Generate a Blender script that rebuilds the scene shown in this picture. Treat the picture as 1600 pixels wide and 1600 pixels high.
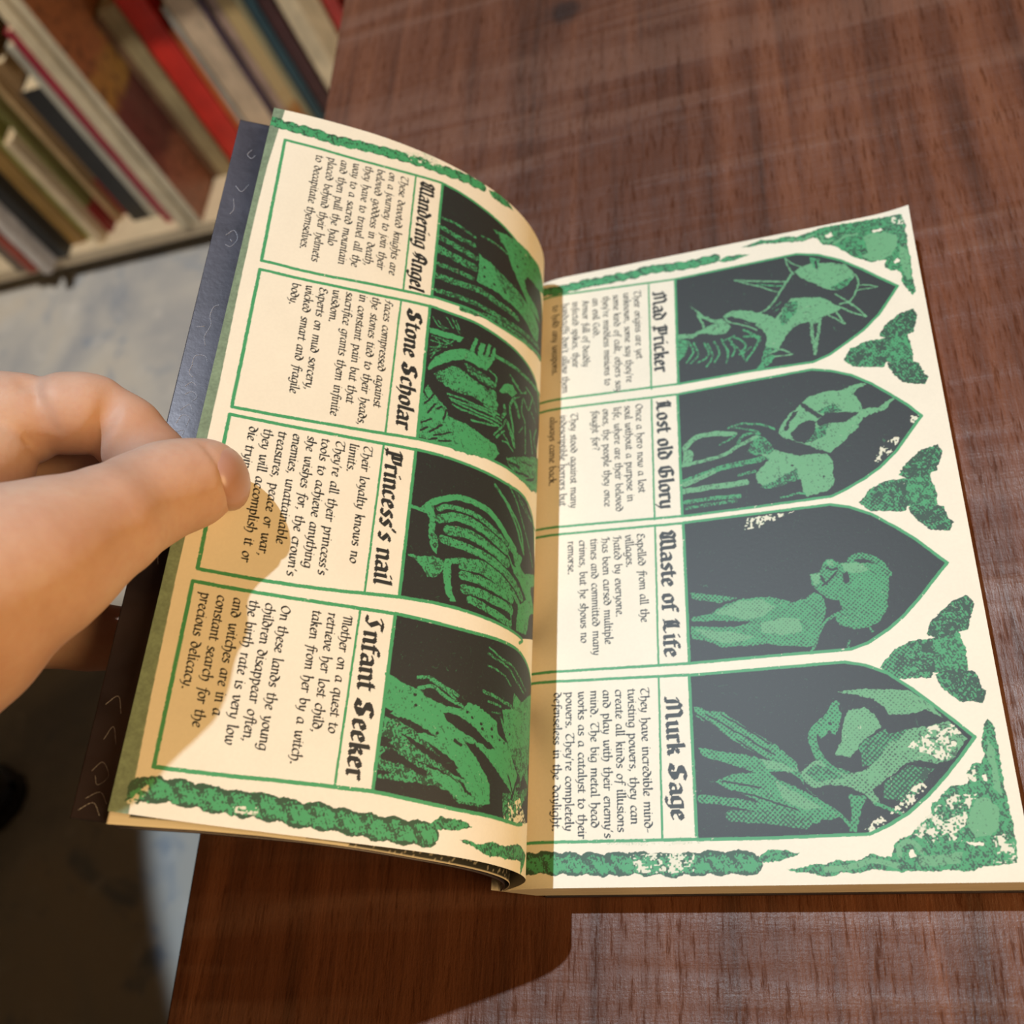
import bpy, bmesh, math, random
import numpy as np
from mathutils import Vector, Matrix

for _o in list(bpy.data.objects): bpy.data.objects.remove(_o, do_unlink=True)
SC = bpy.context.scene
COL = SC.collection
rng = np.random.default_rng(7)
random.seed(7)
# ------------------------------------------------------------------ frame of reference
# lengths below are millimetres in the book's frame (z = 0 is the face of the flat right page,
# x runs away from the spine, y up the spine); FLOOR is the floor level in that frame.
FLOOR = -752.0
def V(x, y, z): return (x*.001, y*.001, (z-FLOOR)*.001)
def VA(a): 
    a = np.asarray(a, float).copy(); a[..., 2] -= FLOOR; return a*.001
F_PX = 1638.74
CAM = np.array([119.049, -48.372, 274.402])
RC = np.array([[0.94361007, 0.04512926, -0.32796859], [-0.12299804, -0.87196451, -0.47386642], [-0.30736221, 0.48748462, -0.81724367]])

# ------------------------------------------------------------------ camera
cam = bpy.data.cameras.new('camera'); cam_o = bpy.data.objects.new('camera', cam); COL.objects.link(cam_o)
cam.sensor_fit = 'HORIZONTAL'; cam.sensor_width = 36.0; cam.lens = F_PX/1600*36.0
cam.clip_start = .01; cam.clip_end = 30
M = Matrix(((RC[0][0], -RC[1][0], -RC[2][0]), (RC[0][1], -RC[1][1], -RC[2][1]), (RC[0][2], -RC[1][2], -RC[2][2]))).to_4x4()
M.translation = Vector(V(*CAM)); cam_o.matrix_world = M
cam.dof.use_dof = True; cam.dof.focus_distance = .266; cam.dof.aperture_fstop = 13.5
SC.camera = cam_o
# ------------------------------------------------------------------ world, lamps, exposure
SC.view_settings.view_transform = 'Standard'; SC.view_settings.look = 'None'
SC.view_settings.exposure = 0.0; SC.view_settings.gamma = 1.0; SC.view_settings.use_curve_mapping = False
wd = bpy.data.worlds.new('room_light'); SC.world = wd; wd.use_nodes = True
bg = wd.node_tree.nodes['Background']; bg.inputs['Color'].default_value = (1.0, .60, .28, 1); bg.inputs['Strength'].default_value = .04
def lamp(name, kind, loc, target, color, energy, **kw):
    d = bpy.data.lights.new(name, kind); d.color = color; d.energy = energy
    for k, v in kw.items(): setattr(d, k, v)
    o = bpy.data.objects.new(name, d); COL.objects.link(o); o.location = V(*loc)
    dirv = Vector(V(*target))-Vector(V(*loc)); o.rotation_euler = dirv.to_track_quat('-Z', 'Y').to_euler(); return o
lamp('cool_track_spotlight', 'SPOT', (-220, 700, 2000), (84, 576, 0), (.76, .90, 1.0), 168.0, spot_size=math.radians(39.2), spot_blend=.04, shadow_soft_size=.016)
lamp('shelf_fill_spot', 'SPOT', (-820, 430, 2000), (-900, 1175, -720), (1.0, .93, .82), 225.0, spot_size=math.radians(30), spot_blend=.25, shadow_soft_size=.03)  # extra spot added to light the shelf and the floor before it
lamp('warm_ambient_fill', 'AREA', (775, -250, 425), (10, 90, 40), (1.0, .64, .27), 7.7, shape='DISK', size=.55)  # low soft fill added beside the book for the warm ambient light

# ------------------------------------------------------------------ helpers
def obj(name, me, mats=(), parent=None, smooth=True, kind=None, label=None, cat=None, group=None):
    for m in (mats if isinstance(mats, (list, tuple)) else [mats]): me.materials.append(m)
    if smooth and len(me.polygons): me.polygons.foreach_set('use_smooth', np.ones(len(me.polygons), bool))
    o = bpy.data.objects.new(name, me); COL.objects.link(o)
    if parent: o.parent = parent; o.matrix_parent_inverse = Matrix.Translation(-Vector(parent.location))
    if kind: o['kind'] = kind
    if label: o['label'] = label
    if cat: o['category'] = cat
    if group: o['group'] = group
    return o
def thing(name, loc, label, cat, group=None):
    o = bpy.data.objects.new(name, None); COL.objects.link(o); o.location = V(*loc); o.empty_display_size = .02
    o['label'] = label; o['category'] = cat
    if group: o['group'] = group
    return o
def grid_mesh(name, P, flip=False, closed=False):
    """P (ny,nx,3) metres -> quad grid"""
    ny, nx = P.shape[:2]
    idx = np.arange(ny*nx).reshape(ny, nx)
    a, b, c, d = idx[:-1, :-1], idx[:-1, 1:], idx[1:, 1:], idx[1:, :-1]
    q = np.stack([a, d, c, b] if flip else [a, b, c, d], -1).reshape(-1, 4)
    return raw_mesh(name, P.reshape(-1, 3), q)
def raw_mesh(name, verts, quads):
    me = bpy.data.meshes.new(name); n = len(quads); k = quads.shape[1]
    me.vertices.add(len(verts)); me.vertices.foreach_set('co', np.ascontiguousarray(verts, np.float32).ravel())
    me.loops.add(n*k); me.loops.foreach_set('vertex_index', np.ascontiguousarray(quads, np.int32).ravel())
    me.polygons.add(n); me.polygons.foreach_set('loop_start', np.arange(0, n*k, k, dtype=np.int32)); me.polygons.foreach_set('loop_total', np.full(n, k, np.int32))
    me.update(calc_edges=True); me.validate(); return me
def box_bm(bm, x0, x1, y0, y1, z0, z1):
    vs = [bm.verts.new(V(x, y, z)) for x in (x0, x1) for y in (y0, y1) for z in (z0, z1)]
    for f in ((0, 1, 3, 2), (4, 6, 7, 5), (0, 4, 5, 1), (2, 3, 7, 6), (0, 2, 6, 4), (1, 5, 7, 3)): bm.faces.new([vs[i] for i in f])
    return vs
def box_mesh(name, *b, bevel=0):
    bm = bmesh.new(); box_bm(bm, *b)
    if bevel: bmesh.ops.bevel(bm, geom=bm.edges[:], offset=bevel*.001, segments=3, affect='EDGES', profile=.6)
    bmesh.ops.recalc_face_normals(bm, faces=bm.faces); me = bpy.data.meshes.new(name); bm.to_mesh(me); bm.free(); return me
# ---- node materials
def mat(name):
    m = bpy.data.materials.new(name); m.use_nodes = True; nt = m.node_tree
    return m, nt, nt.nodes['Principled BSDF']
def N(nt, t, **kw):
    n = nt.nodes.new(t)
    for k, v in kw.items():
        if k.startswith('in_'):
            key = k[3:].replace('_', ' '); n.inputs[key].default_value = v
        else: setattr(n, k, v)
    return n
def L(nt, a, b): nt.links.new(a, b)
def ramp(nt, fac, stops):
    r = nt.nodes.new('ShaderNodeValToRGB'); e = r.color_ramp.elements
    while len(e) > 1: e.remove(e[-1])
    e[0].position = stops[0][0]; e[0].color = (*stops[0][1], 1)
    for p, c in stops[1:]:
        x = e.new(p); x.color = (*c, 1)
    L(nt, fac, r.inputs['Fac']); return r.outputs['Color']
def coords(nt, scale=(1, 1, 1), rot=(0, 0, 0), kind='Object'):
    tc = N(nt, 'ShaderNodeTexCoord'); mp = N(nt, 'ShaderNodeMapping'); mp.inputs['Scale'].default_value = scale; mp.inputs['Rotation'].default_value = rot
    L(nt, tc.outputs[kind], mp.inputs['Vector']); return mp.outputs['Vector']
def noise(nt, vec, scale, detail=4, rough=.55, dist=0):
    n = N(nt, 'ShaderNodeTexNoise'); n.inputs['Scale'].default_value = scale; n.inputs['Detail'].default_value = detail; n.inputs['Roughness'].default_value = rough; n.inputs['Distortion'].default_value = dist
    L(nt, vec, n.inputs['Vector']); return n.outputs['Fac']
def mix(nt, fac, a, b, mode='MIX'):
    m = N(nt, 'ShaderNodeMix', data_type='RGBA', blend_type=mode)
    for s, v in ((m.inputs['Factor'], fac), (m.inputs['A'], a), (m.inputs['B'], b)):
        if hasattr(v, 'links') or hasattr(v, 'is_linked'): L(nt, v, s)
        elif isinstance(v, (int, float)): s.default_value = v
        else: s.default_value = (*v, 1)
    return m.outputs['Result']
def math_n(nt, op, a, b=None):
    m = N(nt, 'ShaderNodeMath', operation=op)
    for i, v in enumerate((a, b)):
        if v is None: continue
        if isinstance(v, (int, float)): m.inputs[i].default_value = v
        else: L(nt, v, m.inputs[i])
    return m.outputs[0]
def bump(nt, bs, h, strength, dist=.001):
    b = N(nt, 'ShaderNodeBump'); b.inputs['Strength'].default_value = strength; b.inputs['Distance'].default_value = dist
    L(nt, h, b.inputs['Height']); L(nt, b.outputs['Normal'], bs.inputs['Normal'])
def plain(name, c, rough=.5, var=.12, scale=60, spec=.5):
    m, nt, b = mat(name); v = coords(nt); n = noise(nt, v, scale)
    lo = tuple(x*(1-var) for x in c); hi = tuple(min(1, x*(1+var)) for x in c)
    L(nt, ramp(nt, n, [(.3, lo), (.7, hi)]), b.inputs['Base Color']); b.inputs['Roughness'].default_value = rough; b.inputs['Specular IOR Level'].default_value = spec
    return m

# ------------------------------------------------------------------ floor, table
m_floor, nt, b = mat('mottled_concrete')
v = coords(nt); n1 = noise(nt, v, 3.2, 6, .6, .6); n2 = noise(nt, v, 9, 5, .6, .8); n3 = noise(nt, v, 22, 4, .6, .4)
c = ramp(nt, n1, [(.36, (.33, .345, .38)), (.5, (.50, .49, .47)), (.64, (.57, .52, .45))])
c = mix(nt, ramp(nt, n2, [(.55, (0, 0, 0)), (.66, (.8, .8, .8))]), c, (.21, .27, .37))
c = mix(nt, ramp(nt, n3, [(.58, (0, 0, 0)), (.7, (.6, .6, .6))]), c, (.63, .61, .58))
L(nt, c, b.inputs['Base Color']); b.inputs['Roughness'].default_value = .55
bump(nt, b, n2, .2, .002)
bm = bmesh.new(); box_bm(bm, -2600, 1400, -1200, 1560, FLOOR-60, FLOOR); bmesh.ops.recalc_face_normals(bm, faces=bm.faces)
me = bpy.data.meshes.new('floor'); bm.to_mesh(me); bm.free(); obj('floor', me, m_floor, smooth=False, kind='structure')

m_wall = plain('warm_plaster_wall', (.50, .42, .33), .8, .06, 6)
bm = bmesh.new(); box_bm(bm, -2600, 1400, 1503, 1560, FLOOR, 1900); bmesh.ops.recalc_face_normals(bm, faces=bm.faces)
me = bpy.data.meshes.new('wall_back'); bm.to_mesh(me); bm.free(); obj('wall_back', me, m_wall, smooth=False, kind='structure')

m_wood, nt, b = mat('sawn_walnut')
vg = coords(nt, (1, .045, 1)); g1 = noise(nt, vg, 95, 7, .62, .25); g2 = noise(nt, vg, 330, 4, .7, .1)
vb = coords(nt, (1, .25, 1)); big = noise(nt, vb, 9, 3, .5, .6)
vs = coords(nt, (.10, 1, 1), (0, 0, math.radians(-5)))
s1 = noise(nt, vs, 60, 2, .5, .35); s2 = noise(nt, vs, 260, 3, .6, .2); vf = coords(nt, (1, .11, 1)); fb = noise(nt, vf, 900, 4, .7); gl = noise(nt, coords(nt), 1500, 2, .6)
col = ramp(nt, g1, [(.30, (.060, .020, .009)), (.46, (.124, .041, .019)), (.58, (.168, .058, .027)), (.74, (.225, .084, .040))])
col = mix(nt, ramp(nt, big, [(.40, (.6, .6, .6)), (.62, (0, 0, 0))]), col, mix(nt, .55, col, (.035, .013, .008)))
marks = ramp(nt, s1, [(.52, (0, 0, 0)), (.66, (1, 1, 1))])
col = mix(nt, math_n(nt, 'MULTIPLY', marks, .26), col, (.26, .14, .10))
col = mix(nt, ramp(nt, fb, [(.34, (.5, .5, .5)), (.44, (0, 0, 0))]), col, (.045, .016, .009))
kv = coords(nt); kn = N(nt, 'ShaderNodeVectorMath', operation='DISTANCE'); L(nt, kv, kn.inputs[0]); kn.inputs[1].default_value = (.0, .0, .0)
wood_knot = kn
kd = math_n(nt, 'ADD', kn.outputs['Value'], math_n(nt, 'MULTIPLY', g2, .006))
col = mix(nt, ramp(nt, kd, [(.0075, (.85, .85, .85)), (.0135, (0, 0, 0))]), col, (.02, .010, .008))
L(nt, col, b.inputs['Base Color'])
rr = ramp(nt, s1, [(.35, (.50, .50, .50)), (.7, (.38, .38, .38))]); L(nt, rr, b.inputs['Roughness']); L(nt, math_n(nt, 'MULTIPLY', ramp(nt, fb, [(.34, (.08, .08, .08)), (.46, (.44, .44, .44)), (.66, (.62, .62, .62))]), ramp(nt, s1, [(.36, (.55, .55, .55)), (.62, (1, 1, 1))])), b.inputs['Specular IOR Level'])
h = math_n(nt, 'ADD', math_n(nt, 'MULTIPLY', s1, 1.4), math_n(nt, 'ADD', math_n(nt, 'MULTIPLY', s2, .3), math_n(nt, 'ADD', math_n(nt, 'MULTIPLY', g2, .2), math_n(nt, 'ADD', math_n(nt, 'MULTIPLY', fb, .35), math_n(nt, 'MULTIPLY', gl, .12)))))
bump(nt, b, h, .7, .0009)
TZ = -12.4
tab = thing('wooden_table', (250, 180, FLOOR), 'dark walnut table with sawn top under the open book', 'table')
# the top's left edge runs very slightly off the book's axis
bm = bmesh.new(); tx = [(-83.5, -360), (-100.5, 760), (760, 760), (760, -360)]
lo_ = [bm.verts.new(V(x, y, TZ-38)) for x, y in tx]; up_ = [bm.verts.new(V(x, y, TZ)) for x, y in tx]
bm.faces.new(up_); bm.faces.new(lo_[::-1])
for i in range(4): bm.faces.new([lo_[i], lo_[(i+1) % 4], up_[(i+1) % 4], up_[i]])
bmesh.ops.recalc_face_normals(bm, faces=bm.faces); bmesh.ops.bevel(bm, geom=bm.edges[:], offset=.0012, segments=2, affect='EDGES')
me = bpy.data.meshes.new('table_top'); bm.to_mesh(me); bm.free(); o = obj('table_top', me, m_wood, tab, smooth=False)
# the object space origin is the world origin: put the knot where it sits on the board
wood_knot.inputs[1].default_value = V(24.5, 379.5, TZ)
for x, y in ((-50, -310), (690, -310), (-60, 690), (690, 690)):
    obj('leg', box_mesh('leg', x, x+60, y, y+60, FLOOR, TZ-38.5, bevel=3), m_wood, tab, smooth=False)

# ------------------------------------------------------------------ bookshelf and its books
m_shelf = plain('pale_birch_board', (.62, .50, .34), .5, .08, 25)
m_back = plain('shelf_back_panel', (.20, .14, .09), .6, .1, 20)
shelf = thing('bookshelf', (-750, 1300, FLOOR), 'low pale bookshelf on the concrete floor behind the table, packed with books', 'bookshelf')
obj('bottom_board', box_mesh('bottom_board', -1500, -180, 1132, 1500, -722, -700, bevel=1.5), m_shelf, shelf, smooth=False)
obj('plinth', box_mesh('plinth', -1500, -180, 1190, 1210, FLOOR, -722.2), m_back, shelf, smooth=False)
obj('back_panel', box_mesh('back_panel', -1500, -180, 1488, 1500, -699.8, -150), m_back, shelf, smooth=False)
obj('top_board', box_mesh('top_board', -1500, -180, 1132, 1500, -149.8, -128, bevel=1.5), m_shelf, shelf, smooth=False)
obj('side_panel', box_mesh('side_panel', -1522, -1500.2, 1132, 1500, FLOOR, -128, bevel=1.5), m_shelf, shelf, smooth=False)
obj('side_panel', box_mesh('side_panel', -179.8, -158, 1132, 1500, FLOOR, -128, bevel=1.5), m_shelf, shelf, smooth=False)
m_pages = plain('aged_page_edges', (.62, .50, .33), .8, .15, 180)
def spine_mat(name, c, band=None, seed=0):
    m, nt, b = mat(name)
    v = coords(nt, (1, 1, .6)); n = noise(nt, v, 34+seed, 4, .6)
    col = ramp(nt, n, [(.3, tuple(x*.75 for x in c)), (.7, tuple(min(1, x*1.15) for x in c))])
    if band:
        sx = N(nt, 'ShaderNodeSeparateXYZ'); L(nt, coords(nt), sx.inputs[0])
        lo, hi, bc = band
        z0, z1 = (lo-FLOOR)*.001, (hi-FLOOR)*.001
        k = math_n(nt, 'MULTIPLY', math_n(nt, 'GREATER_THAN', sx.outputs['Z'], z0), math_n(nt, 'LESS_THAN', sx.outputs['Z'], z1))
        col = mix(nt, k, col, bc)
    L(nt, col, b.inputs['Base Color']); b.inputs['Roughness'].default_value = .42; return m
m_art, nt, b = mat('illustrated_cover')
sx = N(nt, 'ShaderNodeSeparateXYZ'); v = coords(nt); L(nt, v, sx.inputs[0]); n = noise(nt, v, 14, 4, .6, .7); n2 = noise(nt, v, 60, 3, .6, .5)
zz = math_n(nt, 'ADD', math_n(nt, 'MULTIPLY', sx.outputs['Z'], 2.5), math_n(nt, 'MULTIPLY', n, .35))
c = ramp(nt, zz, [(.36, (.46, .19, .12)), (.56, (.50, .20, .13)), (.64, (.22, .07, .065)), (.80, (.26, .085, .08)), (.87, (.70, .40, .10)), (.97, (.70, .36, .11)), (1.0, (.66, .25, .11))])
c = mix(nt, ramp(nt, n2, [(.52, (0, 0, 0)), (.64, (.55, .55, .55))]), c, (.10, .035, .03)); L(nt, c, b.inputs['Base Color']); b.inputs['Roughness'].default_value = .35
m_art2, nt, b = mat('buff_cover_art'); v = coords(nt); n = noise(nt, v, 18, 3, .6, .5); sx = N(nt, 'ShaderNodeSeparateXYZ'); L(nt, v, sx.inputs[0])
zz = math_n(nt, 'ADD', math_n(nt, 'MULTIPLY', sx.outputs['Z'], 3.0), math_n(nt, 'MULTIPLY', n, .35))
c = ramp(nt, zz, [(.45, (.42, .20, .03)), (.52, (.32, .03, .035)), (.60, (.46, .18, .03)), (.66, (.60, .42, .20)), (1.0, (.62, .44, .20))])
L(nt, c, b.inputs['Base Color']); b.inputs['Roughness'].default_value = .4
def shelf_book(xl, xr, yf, h, depth, c, label, band=None, m=None, side=None):
    c = tuple(min(.85, x*1.35) for x in c); xl += .4; xr -= .4; w = xr-xl; th = min(1.6, w*.16); z0 = -699.8
    t = thing('shelf_book', ((xl+xr)/2, yf+depth/2, z0), label, 'book', 'books on the bottom shelf')
    bm = bmesh.new()
    box_bm(bm, xl, xl+th, yf+th, yf+depth, z0, z0+h); box_bm(bm, xr-th, xr, yf+th, yf+depth, z0, z0+h); box_bm(bm, xl, xr, yf, yf+th, z0, z0+h)
    bmesh.ops.recalc_face_normals(bm, faces=bm.faces)
    mt = m or spine_mat('cover_'+str(len(bpy.data.materials)), c, band, random.random()*20)
    me = bpy.data.meshes.new('cover'); bm.to_mesh(me); bm.free()
    o = obj('cover', me, mt, t, smooth=False)
    if side:
        me.materials.append(side)
        for p in me.polygons:
            if p.normal.x > .9: p.material_index = 1
    obj('page_block', box_mesh('page_block', xl+th+.05, xr-th-.05, yf+th+.05, yf+depth-3, z0+2, z0+h-2), m_pages, t, smooth=False)
B_ = shelf_book
B_(-1150, -1126, 1118, 300, 190, (.14, .10, .07), 'dark brown book at the far left end of the shelf row')
B_(-1124, -1108, 1112, 280, 190, (.30, .05, .03), 'rust red book left of the thin white book')
B_(-1090.4, -1074.4, 1101, 262, 190, (.55, .50, .47), 'thin white book sticking out furthest at the left of the shelf')
B_(-1074, -1050.5, 1129, 300, 190, (.018, .018, .018), 'thick black book beside the thin white one')
B_(-1050, -1021.5, 1154, 310, 190, (.26, .15, .045), 'ochre brown book right of the left black book')
B_(-1021, -1009, 1160, 300, 185, (.24, .23, .06), 'thin yellow green book beside the ochre brown one')
B_(-995, -980.5, 1141, 215, 185, (.56, .44, .28), 'short cream booklet between olive books')
B_(-980, -970.6, 1162, 300, 185, (.13, .12, .035), 'thin olive book with red lower part', (-700, -640, (.24, .012, .014)))
B_(-970.2, -960, 1183, 310, 185, (.40, .27, .14), 'thin tan book left of the second black book', side=None)
B_(-958, -936, 1196, 300, 180, (.26, .02, .015), 'dark red book sunk behind the tan and black ones', (-620, -380, (.28, .17, .08)))
B_(-934.5, -897.5, 1175, 262, 190, (.016, .016, .017), 'thickest black book in the middle of the left row')
B_(-896.5, -883, 1173, 330, 190, (.42, .40, .33), 'thin grey book between black and crimson ones')
B_(-865.5, -845.5, 1153, 360, 190, (.30, .02, .04), 'slim crimson book left of the cream pair')
B_(-882, -866.5, 1190, 300, 180, (.035, .02, .02), 'dark brown book pushed back beside the crimson one')
B_(-832, -811, 1129, 420, 200, (.58, .49, .34), 'cream book left of the illustrated one')
B_(-810, -793.4, 1134, 408, 205, (.50, .43, .31), 'cream spined book with orange and maroon picture cover', side=m_art)
YF = 1228
RB = [(-793, -779, 300, (.16, .09, .05), 'brown book right of the orange picture cover', None, None),
 (-778.5, -750, 310, (.30, .24, .13), 'olive tan book left of the bright red book', None, None),
 (-749, -706, 322, (.52, .026, .016), 'bright red thick book in the middle of the shelf', None, None),
 (-705, -693, 250, (.50, .13, .03), 'thin orange book right of the bright red one', None, None),
 (-687, -678, 290, (.34, .31, .27), 'thin grey book beside the orange one', None, None),
 (-677.5, -635.5, 330, (.52, .39, .27), 'wide pinkish tan book left of the purple one', None, None),
 (-635, -625, 300, (.075, .045, .065), 'thin dark purple book right of the wide pinkish tan one', None, None),
 (-624.5, -610.5, 300, (.36, .24, .19), 'thin mauve brown book right of the dark purple one', None, None),
 (-610, -583.5, 310, (.6, .43, .2), 'yellow buff book with red flower at its foot', None, 'art2'),
 (-583, -572.8, 280, (.24, .21, .12), 'thin grey green book left of the teal one', None, None),
 (-572.4, -556.5, 300, (.018, .05, .065), 'dark teal book left of the blackish maroon one', None, None),
 (-556, -535, 300, (.055, .015, .015), 'blackish maroon book right of the teal one', None, None),
 (-532, -503, 310, (.62, .50, .33), 'wide cream book near the table edge', None, None),
 (-502.5, -474, 300, (.52, .38, .22), 'buff book next to the wide cream one', None, None),
 (-473, -452, 300, (.40, .03, .02), 'red book at the right end beside the table edge', None, None)]
for i, (a, b2, h, c, lab, band, mm) in enumerate(RB):
    B_(a, b2, YF+random.uniform(-7, 7)+(0 if i != 3 else 4), h, 200, c, lab, band, m_art2 if mm else None)

# ------------------------------------------------------------------ a black shoe on the floor at the left
m_shoe = plain('black_leather', (.012, .011, .011), .5, .3, 90)
def shoe():
    t = thing('shoe', (-960, 240, FLOOR), 'black shoe on the concrete floor at the left edge', 'shoe')
    # heel to toe rings: (length, half width, height, base)
    R_ = [(0, 20, 50, 14), (20, 30, 70, 12), (70, 33, 78, 12), (120, 36, 70, 12), (170, 44, 52, 12), (220, 46, 42, 12), (255, 38, 36, 13), (278, 22, 26, 15), (286, 6, 16, 17)]
    P = []
    for l, w, hh, bz in R_:
        row = []
        for k in range(25):
            a = math.pi*2*k/24; ca, sa = math.cos(a), math.sin(a)
            row.append((l, w*np.sign(ca)*abs(ca)**.8, bz+(hh*.5)+(hh*.5)*np.sign(sa)*abs(sa)**.75))
        P.append(row)
    P = np.array(P); a = math.radians(12); c, s = math.cos(a), math.sin(a)
    def place(Q):
        o = Q.copy(); o[..., 0] = -1166+Q[..., 0]*c-Q[..., 1]*s; o[..., 1] = 196+Q[..., 0]*s+Q[..., 1]*c; o[..., 2] = FLOOR+Q[..., 2]; return VA(o)
    me = grid_mesh('upper', place(P)); o = obj('upper', me, m_shoe, t); o.modifiers.new('s', 'SUBSURF').render_levels = 2
    rows = []
    for z, f in ((0, .96), (0, 1.06), (12, 1.08), (14, .96)):
        row = []
        for l, w, _, _ in R_: row.append((l, w*f, z))
        for l, w, _, _ in R_[::-1]: row.append((l, -w*f, z))
        row.append(row[0]); rows.append(row)
    Q = np.array(rows, float); me = grid_mesh('sole', place(Q), flip=True)
    bm = bmesh.new(); bm.from_mesh(me); bmesh.ops.remove_doubles(bm, verts=bm.verts, dist=1e-5); bmesh.ops.holes_fill(bm, edges=bm.edges); bmesh.ops.recalc_face_normals(bm, faces=bm.faces); bm.to_mesh(me); bm.free()
    obj('sole', me, m_shoe, t, smooth=False)
shoe()

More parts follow.
